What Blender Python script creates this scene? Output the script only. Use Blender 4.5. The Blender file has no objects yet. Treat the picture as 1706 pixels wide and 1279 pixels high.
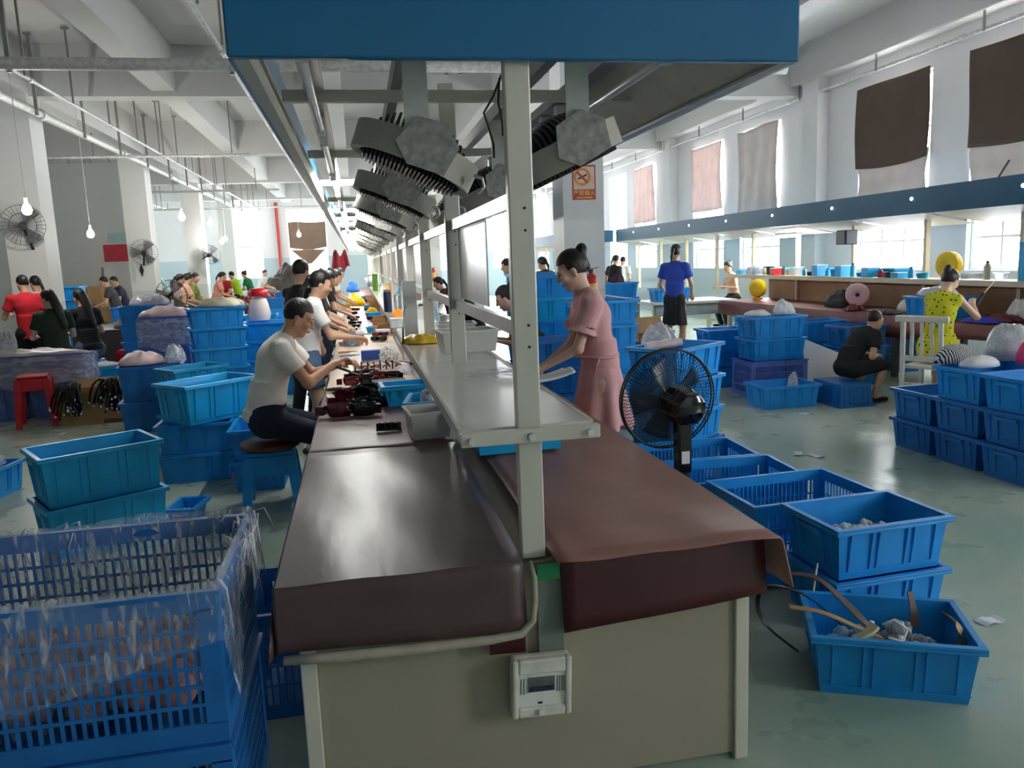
import bpy, bmesh, math, random
import numpy as np
from mathutils import Vector, Matrix, Euler
random.seed(7); rng = np.random.default_rng(7)
R = math.radians
SC = bpy.context.scene
COL = SC.collection

# ---------------------------------------------------------------- camera
W_, H_, F_ = 1706.0, 1279.0, 1305.0
YAW, PITCH, ROLL, CAMH = R(10.75), R(-9.05), R(2.25), 1.6
_f = Vector((math.sin(YAW)*math.cos(PITCH), math.cos(YAW)*math.cos(PITCH), math.sin(PITCH)))
_r = Vector((math.cos(YAW), -math.sin(YAW), 0)); _u = _r.cross(_f)
_r2 = _r*math.cos(ROLL) - _u*math.sin(ROLL); _u2 = _r*math.sin(ROLL) + _u*math.cos(ROLL)
CAM = Vector((0, 0, CAMH))
cam_d = bpy.data.cameras.new('camera'); cam = bpy.data.objects.new('camera', cam_d); COL.objects.link(cam)
cam_d.sensor_width = 36; cam_d.lens = F_/W_*36; cam_d.clip_start = .05; cam_d.clip_end = 200
M4 = Matrix((_r2, _u2, -_f)).transposed().to_4x4(); M4.translation = CAM
cam.matrix_world = M4; SC.camera = cam

def ray(x, y): return _r2*((x-W_/2)/F_) - _u2*((y-H_/2)/F_) + _f
def onz(x, y, z=0.): d = ray(x, y); return CAM + d*((z-CAM.z)/d.z)
def ony(x, y, Y): d = ray(x, y); return CAM + d*(Y/d.y)
def onx(x, y, X): d = ray(x, y); return CAM + d*(X/d.x)

# ---------------------------------------------------------------- world, exposure
SC.view_settings.view_transform = 'Standard'; SC.view_settings.look = 'None'
SC.view_settings.gamma = 1; SC.view_settings.use_curve_mapping = False
SC.view_settings.exposure = 1.72
wd = bpy.data.worlds.new('overcast_sky'); SC.world = wd; wd.use_nodes = True
wd.node_tree.nodes['Background'].inputs[0].default_value = (0.93, 0.97, 1, 1)
wd.node_tree.nodes['Background'].inputs[1].default_value = 8.6
try:
    SC.cycles.use_denoising = True; SC.cycles.max_bounces = 8; SC.cycles.diffuse_bounces = 5
    SC.cycles.glossy_bounces = 3; SC.cycles.transparent_max_bounces = 12; SC.cycles.caustics_reflective = False
    SC.cycles.caustics_refractive = False; SC.cycles.sample_clamp_indirect = 6.0
except Exception: pass

# ---------------------------------------------------------------- materials
MATS = {}
def s2l(c): return tuple(((x/255)/12.92 if x/255 <= .04045 else ((x/255+.055)/1.055)**2.4) for x in c)
def mat(name, rgb, rough=.5, metal=0., var=.12, scale=6., bump=0., bscale=60., alpha=1., trans=0., emit=0., spec=.5, aniso=None, coat=0.):
    """procedural principled material: base colour with noise wear, optional bump"""
    if name in MATS: return MATS[name]
    m = bpy.data.materials.new(name); m.use_nodes = True; nt = m.node_tree; N = nt.nodes; L = nt.links
    b = N['Principled BSDF']; c = s2l(rgb)
    b.inputs['Roughness'].default_value = rough; b.inputs['Metallic'].default_value = metal
    b.inputs['Specular IOR Level'].default_value = spec; b.inputs['Coat Weight'].default_value = coat
    b.inputs['Alpha'].default_value = alpha; b.inputs['Transmission Weight'].default_value = trans
    tc = N.new('ShaderNodeTexCoord'); mp = N.new('ShaderNodeMapping'); L.new(tc.outputs['Object'], mp.inputs[0])
    if aniso: mp.inputs['Scale'].default_value = aniso
    no = N.new('ShaderNodeTexNoise'); no.inputs['Scale'].default_value = scale; no.inputs['Detail'].default_value = 5
    L.new(mp.outputs[0], no.inputs['Vector'])
    rp = N.new('ShaderNodeValToRGB'); L.new(no.outputs[0], rp.inputs[0])
    rp.color_ramp.elements[0].position = .3; rp.color_ramp.elements[1].position = .7
    rp.color_ramp.elements[0].color = tuple(max(0, x*(1-var)) for x in c)+(1,)
    rp.color_ramp.elements[1].color = tuple(min(1, x*(1+var)) for x in c)+(1,)
    L.new(rp.outputs[0], b.inputs['Base Color'])
    if bump:
        n2 = N.new('ShaderNodeTexNoise'); n2.inputs['Scale'].default_value = bscale; n2.inputs['Detail'].default_value = 4
        L.new(mp.outputs[0], n2.inputs['Vector'])
        bp = N.new('ShaderNodeBump'); bp.inputs['Strength'].default_value = bump; bp.inputs['Distance'].default_value = .02
        L.new(n2.outputs[0], bp.inputs['Height']); L.new(bp.outputs[0], b.inputs['Normal'])
    if emit:
        b.inputs['Emission Color'].default_value = c+(1,); b.inputs['Emission Strength'].default_value = emit
    MATS[name] = m; return m

def translucent(name, rgb, tr=.5, var=.1):
    if name in MATS: return MATS[name]
    m = mat(name, rgb, .9, var=var, scale=3); nt = m.node_tree; N = nt.nodes; L = nt.links
    t = N.new('ShaderNodeBsdfTranslucent'); t.inputs[0].default_value = s2l(rgb)+(1,)
    mx = N.new('ShaderNodeMixShader'); mx.inputs[0].default_value = tr
    L.new(N['Principled BSDF'].outputs[0], mx.inputs[1]); L.new(t.outputs[0], mx.inputs[2])
    L.new(mx.outputs[0], N['Material Output'].inputs[0]); return m

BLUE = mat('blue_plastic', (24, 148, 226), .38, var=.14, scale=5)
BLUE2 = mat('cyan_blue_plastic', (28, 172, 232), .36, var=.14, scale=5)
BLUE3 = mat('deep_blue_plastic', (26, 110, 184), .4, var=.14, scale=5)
PURP = mat('violet_blue_plastic', (100, 122, 196), .4, var=.25, scale=9)
FASC = mat('blue_paint', (14, 104, 150), .28, var=.05, scale=1.2)
WHITEP = mat('white_wall_paint', (226, 226, 226), .85, var=.035, scale=.8, bump=.05, bscale=9)
GREYP = mat('blue_grey_dado_paint', (182, 196, 204), .8, var=.04, scale=1)
CEIL = mat('ceiling_paint', (212, 211, 210), .9, var=.05, scale=.5, bump=.08, bscale=3)
BEIGE = mat('beige_panel', (158, 150, 132), .5, var=.05, scale=2)
BEIGE2 = mat('cream_steel', (205, 200, 184), .4, var=.05, scale=4)
ALU = mat('brushed_aluminium', (190, 192, 192), .32, .85, var=.08, scale=30, aniso=(1, 1, .05))
ALUD = mat('dull_aluminium', (150, 150, 146), .45, .7, var=.12, scale=12)
STEEL = mat('galvanised_steel', (206, 206, 204), .45, .15, var=.2, scale=18)
SHEET = mat('grey_painted_sheet', (204, 204, 198), .5, 0, var=.08)
SPECK = mat('speckled_galvanised_plate', (150, 150, 146), .55, .3, var=.3, scale=38)
BLACK = mat('black_plastic', (20, 20, 22), .35, var=.2)
BLACKG = mat('glossy_black', (16, 14, 16), .12, var=.2, coat=.3)
DARKG = mat('dark_grey_cast', (62, 62, 60), .5, .3, var=.15)
BURG = mat('glossy_burgundy', (98, 18, 26), .15, var=.25, coat=.5)
REDP = mat('red_plastic', (196, 24, 36), .3, var=.1)
CREAM = mat('cream_plastic', (206, 196, 168), .4, var=.08)
LAMIN = mat('shelf_laminate', (226, 224, 218), .2, var=.07, scale=3)
CARD = mat('cardboard', (176, 138, 96), .8, var=.12, scale=5)
WOOD = mat('pale_wood', (190, 160, 120), .6, var=.15, scale=5, aniso=(8, .6, 8))
CLOTHD = mat('dark_brown_oilcloth', (80, 60, 60), .34, var=.13, scale=7, bump=.1, bscale=14, aniso=(1, .25, 1))
CLOTHM = mat('mauve_oilcloth', (132, 100, 100), .4, var=.1, scale=5, bump=.08, bscale=12)
CLOTHR = mat('dusty_red_oilcloth', (150, 106, 96), .42, var=.1, scale=4, bump=.1, bscale=10, aniso=(.3, 1, 1))
MAROON = mat('maroon_oilcloth', (74, 26, 30), .4, var=.12, scale=5, bump=.08, bscale=12)
HEM = mat('grey_cloth_backing', (170, 162, 146), .8, var=.12, scale=20)
WHITEPL = mat('white_plastic', (222, 222, 216), .4, var=.08)
PAPER = mat('white_paper', (228, 228, 226), .8, var=.03)
YELLOW = mat('yellow_plastic', (244, 206, 10), .4, var=.05)
PINKP = mat('pink_plastic', (238, 186, 186), .4, var=.05)
CLEAR = mat('clear_plastic', (215, 225, 235), .12, var=.05, trans=.75, alpha=.7)
NAVY = mat('navy_plastic', (34, 40, 84), .35, var=.1)
GREEN = mat('green_plastic', (120, 190, 40), .4, var=.1)
ORANGE = mat('orange_plastic', (240, 150, 40), .4, var=.1)
TUBE = mat('lit_tube', (255, 255, 250), .4, var=0, emit=48)
BULB = mat('lit_bulb', (255, 252, 244), .4, var=0, emit=130)
TUBEOFF = mat('unlit_glass_tube', (200, 205, 205), .15, var=.02, spec=.8)

# thin film of polythene: mostly see-through, glossy where it creases
def film(name, rgb, dens=.25, scale=9., thin=False):
    if name in MATS: return MATS[name]
    m = mat(name, rgb, .2, var=.04, bump=.25, bscale=scale*1.5, spec=.7); nt = m.node_tree; N = nt.nodes; L = nt.links
    t = N.new('ShaderNodeBsdfTransparent'); mx = N.new('ShaderNodeMixShader')
    n = N.new('ShaderNodeTexNoise'); n.inputs['Scale'].default_value = scale; n.inputs['Distortion'].default_value = 1.5
    rp = N.new('ShaderNodeValToRGB'); rp.color_ramp.elements[0].position = .42; rp.color_ramp.elements[1].position = .72
    lo_ = dens*.45 if dens < .5 else dens*.75
    rp.color_ramp.elements[0].color = (lo_,)*3+(1,); rp.color_ramp.elements[1].color = (min(.95, dens*2.2),)*3+(1,)
    if thin:
        tc = N.new('ShaderNodeTexCoord'); mp = N.new('ShaderNodeMapping'); mp.inputs['Scale'].default_value = (2.2, 2.2, .55); L.new(tc.outputs['Object'], mp.inputs[0]); L.new(mp.outputs[0], n.inputs['Vector'])
        rp.color_ramp.elements[0].position = .50; rp.color_ramp.elements[1].position = .72; rp.color_ramp.elements[0].color = (.10, .10, .10, 1); rp.color_ramp.elements[1].color = (.6, .6, .6, 1)
    L.new(n.outputs[0], rp.inputs[0]); L.new(rp.outputs[0], mx.inputs[0])
    L.new(t.outputs[0], mx.inputs[1]); L.new(N['Principled BSDF'].outputs[0], mx.inputs[2])
    L.new(mx.outputs[0], N['Material Output'].inputs[0]); return m
FILM = film('clear_polythene', (225, 230, 235), .34, 5.)
LINER = film('clear_liner_film', (228, 232, 236), .22, 16., True)
FILMW = film('milky_polythene', (228, 226, 230), .75, 3.5)

# floor: worn green-grey epoxy
def floor_mat():
    m = bpy.data.materials.new('worn_green_epoxy_floor'); m.use_nodes = True; nt = m.node_tree; N = nt.nodes; L = nt.links
    b = N['Principled BSDF']; tc = N.new('ShaderNodeTexCoord')
    def noise(sc, det=6, dist=0., vec=None):
        n = N.new('ShaderNodeTexNoise'); n.inputs['Scale'].default_value = sc; n.inputs['Detail'].default_value = det
        n.inputs['Distortion'].default_value = dist; L.new(vec or tc.outputs['Object'], n.inputs['Vector']); return n
    def ramp(src, p0, c0, p1, c1):
        r_ = N.new('ShaderNodeValToRGB'); e = r_.color_ramp.elements; e[0].position = p0; e[1].position = p1
        e[0].color = s2l(c0)+(1,); e[1].color = s2l(c1)+(1,); L.new(src.outputs[0], r_.inputs[0]); return r_
    base = ramp(noise(.7, 5, .4), .35, (144, 168, 152), .66, (194, 202, 182))
    dirt = ramp(noise(1.8, 6, .8), .45, (0, 0, 0), .85, (150, 150, 150))
    dc = N.new('ShaderNodeMix'); dc.data_type = 'RGBA'; L.new(dirt.outputs[0], dc.inputs[0])
    L.new(base.outputs[0], dc.inputs[6]); dc.inputs[7].default_value = s2l((142, 152, 138))+(1,)
    mp = N.new('ShaderNodeMapping'); mp.inputs['Scale'].default_value = (1.2, .35, 1); mp.inputs['Rotation'].default_value = (0, 0, .5)
    L.new(tc.outputs['Object'], mp.inputs[0])
    wear = ramp(noise(2.6, 3, .5, mp.outputs[0]), .62, (0, 0, 0), .9, (170, 170, 170))
    w2 = N.new('ShaderNodeMix'); w2.data_type = 'RGBA'; L.new(wear.outputs[0], w2.inputs[0]); L.new(dc.outputs[2], w2.inputs[6])
    w2.inputs[7].default_value = s2l((176, 164, 142))+(1,)
    L.new(w2.outputs[2], b.inputs['Base Color'])
    rr = N.new('ShaderNodeMapRange'); L.new(noise(3).outputs[0], rr.inputs[0]); rr.inputs[3].default_value = .18; rr.inputs[4].default_value = .42
    L.new(rr.outputs[0], b.inputs['Roughness'])
    bp = N.new('ShaderNodeBump'); bp.inputs['Strength'].default_value = .05; L.new(noise(8).outputs[0], bp.inputs['Height']); L.new(bp.outputs[0], b.inputs['Normal'])
    return m
FLOOR = floor_mat()

# ---------------------------------------------------------------- mesh builder
class MB:
    def __init__(s): s.v = []; s.f = []
    def add(s, vs, fs):
        o = len(s.v); s.v += [tuple(p) for p in vs]; s.f += [tuple(i+o for i in f) for f in fs]; return s
    def box(s, lo, hi, mtx=None):
        x0, y0, z0 = lo; x1, y1, z1 = hi
        vs = [(x0,y0,z0),(x1,y0,z0),(x1,y1,z0),(x0,y1,z0),(x0,y0,z1),(x1,y0,z1),(x1,y1,z1),(x0,y1,z1)]
        if mtx is not None: vs = [mtx @ Vector(p) for p in vs]
        return s.add(vs, [(0,3,2,1),(4,5,6,7),(0,1,5,4),(1,2,6,5),(2,3,7,6),(3,0,4,7)])
    def cbox(s, c, d, mtx=None):
        return s.box([c[i]-d[i]/2 for i in range(3)], [c[i]+d[i]/2 for i in range(3)], mtx)
    def bar(s, a, b, w, t, up=(0,0,1)):
        """rectangular bar from a to b: w across, t along 'up'"""
        a = Vector(a); b = Vector(b); d = (b-a); L = d.length; d.normalize(); u = Vector(up)
        x = d.cross(u)
        if x.length < 1e-4: x = d.cross(Vector((1,0,0)))
        x.normalize(); u = x.cross(d)
        m = Matrix((x, d, u)).transposed().to_4x4(); m.translation = a
        return s.box((-w/2, 0, -t/2), (w/2, L, t/2), m)
    def cyl(s, a, b, r0, r1=None, n=12, caps=True):
        return s.tube([a, b], [r0, r0 if r1 is None else r1], n, caps)
    def tube(s, pts, r, n=8, caps=True):
        pts = [Vector(p) for p in pts]; k = len(pts)
        rs = r if isinstance(r, (list, tuple)) else [r]*k
        d0 = (pts[1]-pts[0]).normalized(); x = d0.cross(Vector((0,0,1)))
        if x.length < .05: x = d0.cross(Vector((1,0,0)))
        x.normalize(); vs = []; fs = []
        for i in range(k):
            d = (pts[min(i+1,k-1)]-pts[max(i-1,0)]).normalized()
            x = (x - d*x.dot(d)).normalized(); y = d.cross(x)
            for j in range(n):
                a = 2*math.pi*j/n; vs.append(pts[i] + (x*math.cos(a)+y*math.sin(a))*rs[i])
        for i in range(k-1):
            for j in range(n):
                j2 = (j+1) % n; fs.append((i*n+j, i*n+j2, (i+1)*n+j2, (i+1)*n+j))
        if caps: fs += [tuple(range(n))[::-1], tuple(range((k-1)*n, k*n))]
        return s.add(vs, fs)
    def lathe(s, prof, n=24, mtx=None, closed=False):
        vs = []; fs = []; k = len(prof)
        for (r, z) in prof:
            for j in range(n):
                a = 2*math.pi*j/n; p = Vector((r*math.cos(a), r*math.sin(a), z)); vs.append(mtx @ p if mtx is not None else p)
        for i in range(k if closed else k-1):
            i2 = (i+1) % k
            for j in range(n):
                j2 = (j+1) % n; fs.append((i*n+j, i*n+j2, i2*n+j2, i2*n+j))
        if not closed: fs += [tuple(range(n))[::-1], tuple(range((k-1)*n, k*n))]
        return s.add(vs, fs)
    def prism(s, poly, h0, h1, mtx=None):
        """poly in xy, extruded in z"""
        n = len(poly); vs = [(x, y, h0) for x, y in poly] + [(x, y, h1) for x, y in poly]
        if mtx is not None: vs = [mtx @ Vector(p) for p in vs]
        return s.add(vs, [tuple(range(n))[::-1], tuple(range(n, 2*n))] + [(i, (i+1) % n, n+(i+1) % n, n+i) for i in range(n)])
    def grid(s, fn, nu, nv):
        vs = [fn(i/nu, j/nv) for i in range(nu+1) for j in range(nv+1)]
        return s.add(vs, [(i*(nv+1)+j, (i+1)*(nv+1)+j, (i+1)*(nv+1)+j+1, i*(nv+1)+j+1) for i in range(nu) for j in range(nv)])
    def mesh(s, name, smooth=None):
        me = bpy.data.meshes.new(name); me.from_pydata(s.v, [], s.f)
        bm = bmesh.new(); bm.from_mesh(me); bmesh.ops.recalc_face_normals(bm, faces=bm.faces[:]); bm.to_mesh(me); bm.free()
        if smooth is not None:
            me.polygons.foreach_set('use_smooth', [True]*len(me.polygons))
            if smooth < 180: me.set_sharp_from_angle(angle=R(smooth))
        me.update(); return me

def obj(name, mb, m, parent=None, smooth=None, bevel=0., solid=0., label=None, loc=None, rot=None):
    me = mb.mesh(name, smooth) if isinstance(mb, MB) else mb
    o = bpy.data.objects.new(name, me); COL.objects.link(o)
    if m is not None and len(me.materials) == 0: me.materials.append(m)
    if parent is not None: o.parent = parent
    if loc is not None: o.location = loc
    if rot is not None: o.rotation_euler = rot
    if solid:
        md = o.modifiers.new('thickness', 'SOLIDIFY'); md.thickness = solid; md.offset = 0
    if bevel:
        md = o.modifiers.new('edges', 'BEVEL'); md.width = bevel; md.segments = 2; md.limit_method = 'ANGLE'; md.angle_limit = R(40)
    if label: o['label'] = label
    return o
def tag(o, label, cat, group=None, kind=None):
    o['label'] = label; o['category'] = cat
    if group: o['group'] = group
    if kind: o['kind'] = kind
    return o
def thing(name, label, cat, loc=(0,0,0), rotz=0., group=None, rot=None):
    o = bpy.data.objects.new(name, None); COL.objects.link(o); o.empty_display_size = .1
    o.location = loc; o.rotation_euler = rot if rot is not None else (0, 0, rotz)
    return tag(o, label, cat, group)
KIDS = {}
def kids(o):
    return [c for c in bpy.data.objects if c.parent == o]
def copy_tree(o, loc=None, rot=None, label=None, group=None, ch=None):
    c = o.copy(); COL.objects.link(c)
    for k in (ch if ch is not None else kids(o)):
        d = k.copy(); COL.objects.link(d); d.parent = c
        for g in kids(k):
            e = g.copy(); COL.objects.link(e); e.parent = d
    if loc is not None: c.location = loc
    if rot is not None: c.rotation_euler = rot
    if label: c['label'] = label
    if group: c['group'] = group
    return c
def struct(name, mb, m, parent=None, **k):
    o = obj(name, mb, m, parent, **k)
    if parent is None: o['kind'] = 'structure'
    return o
# ---------------------------------------------------------------- room shell
XR, XL, YF, YB, ZC = 8.3, -13.0, 36.0, -6.0, 5.1
def two_tone(name, lo, hi, zsplit):
    m = mat(name, hi, .85, var=.03, scale=.8); N = m.node_tree.nodes; L = m.node_tree.links
    tc = N.new('ShaderNodeTexCoord'); sp = N.new('ShaderNodeSeparateXYZ'); L.new(tc.outputs['Object'], sp.inputs[0])
    lt = N.new('ShaderNodeMath'); lt.operation = 'LESS_THAN'; lt.inputs[1].default_value = zsplit; L.new(sp.outputs[2], lt.inputs[0])
    mx = N.new('ShaderNodeMix'); mx.data_type = 'RGBA'; L.new(lt.outputs[0], mx.inputs[0])
    src = N['Principled BSDF'].inputs['Base Color'].links[0].from_socket
    L.new(src, mx.inputs[6]); mx.inputs[7].default_value = s2l(lo)+(1,); L.new(mx.outputs[2], N['Principled BSDF'].inputs['Base Color'])
    return m
WALLM = two_tone('white_over_blue_grey_paint', (188, 204, 212), (228, 228, 229), 2.05)
PILM = two_tone('white_pillar_paint', (214, 218, 218), (232, 232, 230), 1.2)
struct('floor', MB().box((XL, YB, -.1), (XR, YF, 0)), FLOOR)
struct('ceiling', MB().box((XL-.3, YB-.3, ZC), (XR+.3, YF+.3, ZC+.2)), CEIL)
WZ0, WZ1 = 1.2, 4.08
YW = sorted([7.95+6.6*k for k in range(-2, 5)] + [10.4+6.6*k for k in range(-2, 4)])
YW = [y for y in YW if -3 < y < YF-2]
WW = 1.66
def wall_with_windows(name, mk, spans, a0, a1, m=None):
    """mk(lo, hi along the wall, z0, z1) -> box"""
    b = MB()
    b.box(*mk(a0, a1, 0, WZ0)); b.box(*mk(a0, a1, WZ1, ZC)); p = a0
    for s in spans:
        b.box(*mk(p, s, WZ0, WZ1)); p = s+WW
    b.box(*mk(p, a1, WZ0, WZ1)); return struct(name, b, m or WALLM)
wall_with_windows('wall_right', lambda a, b, z0, z1: ((XR, a, z0), (XR+.25, b, z1)), YW, YB, YF)
YWL = [30.2]
wall_with_windows('wall_left', lambda a, b, z0, z1: ((XL-.25, a, z0), (XL, b, z1)), YWL, YB, YF)
XWF = [-5.6, -2.85, 3.7, 6.15]
wall_with_windows('wall_far', lambda a, b, z0, z1: ((a, YF, z0), (b, YF+.25, z1)), XWF, XL-.25, XR+.25)
XWB = []
wall_with_windows('wall_back', lambda a, b, z0, z1: ((a, YB-.25, z0), (b, YB, z1)), XWB, XL-.25, XR+.25)

# windows: one frame each, its mullions and panes as parts
FRAME = mat('white_window_frame', (232, 232, 228), .45, var=.03)
GLASSW = mat('window_glass', (240, 246, 250), .05, var=0); _n = GLASSW.node_tree
_t = _n.nodes.new('ShaderNodeBsdfTransparent'); _mx = _n.nodes.new('ShaderNodeMixShader'); _mx.inputs[0].default_value = .06
_n.links.new(_t.outputs[0], _mx.inputs[1]); _n.links.new(_n.nodes['Principled BSDF'].outputs[0], _mx.inputs[2]); _n.links.new(_mx.outputs[0], _n.nodes['Material Output'].inputs[0])
HZ = WZ1-WZ0
_fr = MB(); t_ = .05
for lo, hi in (((0,-.04,0),(t_,.04,HZ)), ((WW-t_,-.04,0),(WW,.04,HZ)), ((t_,-.04,0),(WW-t_,.04,t_)), ((t_,-.04,HZ-t_),(WW-t_,.04,HZ))): _fr.box(lo, hi)
FRM = _fr.mesh('window_frame')
zr = [t_, .45, 1.12, 1.36, 2.1, HZ-t_]; xr = [t_, WW*.36, WW*.68, WW-t_]
MV = [MB().box((x-.02, -.03, t_), (x+.02, .03, HZ-t_)).mesh('mullion') for x in xr[1:3]]
MH = [MB().box((t_, -.028, z-(.05 if i == 2 else .02)), (WW-t_, .028, z+(.05 if i == 2 else .02))).mesh('transom') for i, z in enumerate(zr[1:5])]
PN = [MB().box((xr[i], -.004, zr[j]), (xr[i+1], .004, zr[j+1])).mesh('pane') for i in range(3) for j in range(5)]
_wn = [0]
def window(loc, rz):
    _wn[0] += 1
    e = bpy.data.objects.new('window_%d' % _wn[0], None); COL.objects.link(e); e.location = loc; e.rotation_euler = (0, 0, rz); e['kind'] = 'structure'
    obj('window_frame', FRM, FRAME, e)
    for m_ in MV: obj('mullion', m_, FRAME, e)
    for m_ in MH: obj('transom', m_, FRAME, e)
    for m_ in PN: obj('pane', m_, GLASSW, e)
    # window portal: guides sampling of the daylight that comes through the opening
    ld = bpy.data.lights.new('window_portal', 'AREA'); ld.shape = 'RECTANGLE'; ld.size = WW; ld.size_y = HZ
    ld.cycles.is_portal = True
    lo = bpy.data.objects.new('window_portal', ld); COL.objects.link(lo); lo['kind'] = 'helper'
    c = Matrix.Rotation(rz, 4, 'Z') @ Vector((WW/2, 0, 0)); lo.location = (loc[0]+c.x, loc[1]+c.y, WZ0+HZ/2)
    return lo
for y in YW: lo = window((XR+.12, y, WZ0), R(90)); lo.rotation_euler = (R(90), 0, R(90))   # emits toward -X
for y in YWL: lo = window((XL-.12, y, WZ0), R(90)); lo.rotation_euler = (R(90), 0, R(-90))
for x in XWF: lo = window((x, YF+.12, WZ0), 0); lo.rotation_euler = (R(-90), 0, 0)
for x in XWB: lo = window((x, YB-.12, WZ0), 0); lo.rotation_euler = (R(90), 0, 0)

# pillars
PIL = []
def pillar(x, y, w, d, n):
    b = MB().box((x-w/2, y-d/2, 0), (x+w/2, y+d/2, 4.5)); o = struct('pillar_%d' % n, b, PILM); o['label'] = 'square white painted concrete pillar'
    return o
n = 0
for y in (13.8, 20.4, 27.0, 33.5): n += 1; pillar(-5.0, y, .55, .55, n)
for y in (9.45, 19.0, 28.4): n += 1; pillar(2.7, y, .5, .5, n)
for y in (13.2, 19.9, 26.6, 33.2): n += 1; struct('pillar_%d' % n, MB().box((XR-.22, y-.25, 0), (XR, y+.25, 4.5)), WALLM)
for y in (17.5, 24.0): n += 1; pillar(-9.5, y, .5, .5, n)
# beams
k = 0
for y in (.4, 7.0, 13.8, 20.4, 27.0, 33.5):
    k += 1; struct('ceiling_beam_%d' % k, MB().box((XL, y-.17, 4.33), (XR, y+.17, ZC)), CEIL)
for x0, x1, z in ((-5.3, -4.7, 4.36), (2.42, 2.98, 4.36), (-2.95, -2.6, 4.4), (5.4, 5.75, 4.45), (-9.7, -9.3, 4.36), (XR-.35, XR, 4.5), (-.35, -.05, 4.42)):
    k += 1; struct('ceiling_beam_%d' % k, MB().box((x0, YB, z), (x1, YF, ZC)), CEIL)

# left partition, roller shutter, whiteboard, banner
struct('wall_partition', MB().box((XL, 21.6, 0), (ony(230, 450, 21.6).x, 21.75, 4.34)), WHITEP)
sh = thing('roller_shutter', 'grey ribbed metal roller shutter at the far left edge', 'shutter', (-7.1, 15.2, 0))
obj('shutter_frame', MB().box((-1.6, -.05, 2.75), (.3, .05, 2.9)).box((.22, -.05, 0), (.3, .05, 2.75)), DARKG, sh)
_sl = MB().box((-1.6, -.02, 0), (.22, .02, .1)).mesh('slat')
for i in range(25): obj('slat', _sl, ALUD, sh, loc=(0, (i % 2)*.012, .1+i*.105))
def on_part(px, py, Y): return ony(px, py, Y)
a = ony(172, 418, 21.55); b_ = ony(219, 428, 21.55)
tag(obj('banner', MB().box((a.x, 21.57, b_.z-.1), (b_.x+.05, 21.605, a.z+.15)), mat('red_banner_cloth', (206, 70, 84), .8)), 'plain red banner hung on the white partition wall', 'banner')
wb = thing('whiteboard', 'tall white notice board below the red banner', 'board', (0, 0, 0))
a = ony(172, 445, 21.55); b_ = ony(226, 505, 21.55)
obj('board', MB().box((a.x, 21.56, b_.z), (b_.x, 21.605, a.z)), PAPER, wb); obj('frame_stile', MB().box((a.x-.05, 21.55, b_.z), (a.x, 21.605, a.z)), ALU, wb); obj('frame_stile', MB().box((b_.x, 21.55, b_.z), (b_.x+.05, 21.605, a.z)), ALU, wb)
a = ony(178, 388, 21.55); b_ = ony(215, 403, 21.55)
tag(obj('notice', MB().box((a.x, 21.58, b_.z), (b_.x, 21.605, a.z)), mat('pale_teal_notice', (180, 214, 210), .7)), 'pale teal notice above the red banner', 'notice')

# red drain pipe on the far wall
a = ony(464, 400, 35.8)
tag(obj('drain_pipe', MB().cyl((a.x, 35.9, 0), (a.x, 35.9, 4.4), .07), mat('red_pipe_paint', (176, 60, 52), .5), smooth=60), 'red vertical pipe on the far end wall', 'pipe')

# ---------------------------------------------------------------- pipes under the ceiling
def pipe_run(label, a, b, r, hang=None, m=None, ztop=4.35, pitch=1.6, off=.07, rod=.012, jog=0., double=False):
    a = Vector(a); b = Vector(b); e = thing('overhead_pipe', label, 'pipe', a)
    obj('pipe_body', MB().cyl((0,0,0), b-a, r, n=12), m or STEEL, e, smooth=60)
    L = (b-a).length; d = (b-a)/L; s = .5
    cl = MB().cyl(-d*.05, d*.05, r*1.35, n=12).mesh('coupling')
    rods = {}
    i = 0
    while s < L:
        p = d*s; zt = ztop - a.z
        key = round(zt, 2)
        if key not in rods: rods[key] = MB().box((-rod, -rod, -r*1.3), (rod, rod, zt)).box((-.05, -.02, zt-.02), (.05, .02, zt)).mesh('hanger_rod')
        obj('hanger_rod', rods[key], ALUD, e, loc=p+Vector((off, off*.3, 0)))
        if double: obj('hanger_rod', rods[key], ALUD, e, loc=p+Vector((off-.16, off*.3+.05, 0)))
        if i % 2: obj('coupling', cl, m or STEEL, e, smooth=60, loc=p+d*.4)
        s += pitch; i += 1
    return e
pipe_run('thick steel pipe passing in front of the left pillars', (-4.5, 2, 4.02), (-4.5, 35.5, 4.02), .06, ztop=5.08, pitch=2.1, rod=.02)
pipe_run('thin steel conduit above the thick pipe on the left', (-3.9, 2, 4.08), (-3.9, 35, 4.08), .024, ztop=5.08, pitch=1.7)
pipe_run('steel conduit left of the blue rack, under the ceiling', (-1.32, 2, 4.02), (-1.32, 35, 4.02), .026, ztop=5.08, pitch=1.35)
pipe_run('thick cross pipe spanning the hall under the ceiling', (-9, 9.72, 3.885), (5.6, 9.72, 3.885), .07, ztop=5.08, pitch=2.45, rod=.022, double=True)
pipe_run('thin conduit along the top of the right wall', (8.12, -2, 4.28), (8.12, 35, 4.28), .026, ztop=5.08, pitch=2.15, off=-.04)
pipe_run('conduit under the beam between main rack and right wall', (5.0, 3, 4.42), (5.0, 14.9, 4.42), .02, ztop=5.08, pitch=3.1)
pipe_run('far left conduit behind the pillars', (-7.2, 6, 4.07), (-7.2, 34, 4.07), .035, ztop=5.08, pitch=1.8)
pipe_run('cross conduit behind the first left pillar', (-12, 17.2, 3.9), (-2, 17.2, 3.9), .03, ztop=5.08, pitch=1.3)
pipe_run('farther cross conduit over the left work tables', (-12, 23.6, 3.8), (-2, 23.6, 3.8), .03, ztop=5.08, pitch=1.1)
pipe_run('cross conduit at the far end of the hall', (-12, 30.2, 3.8), (7, 30.2, 3.8), .03, ztop=5.08, pitch=1.2)

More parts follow.
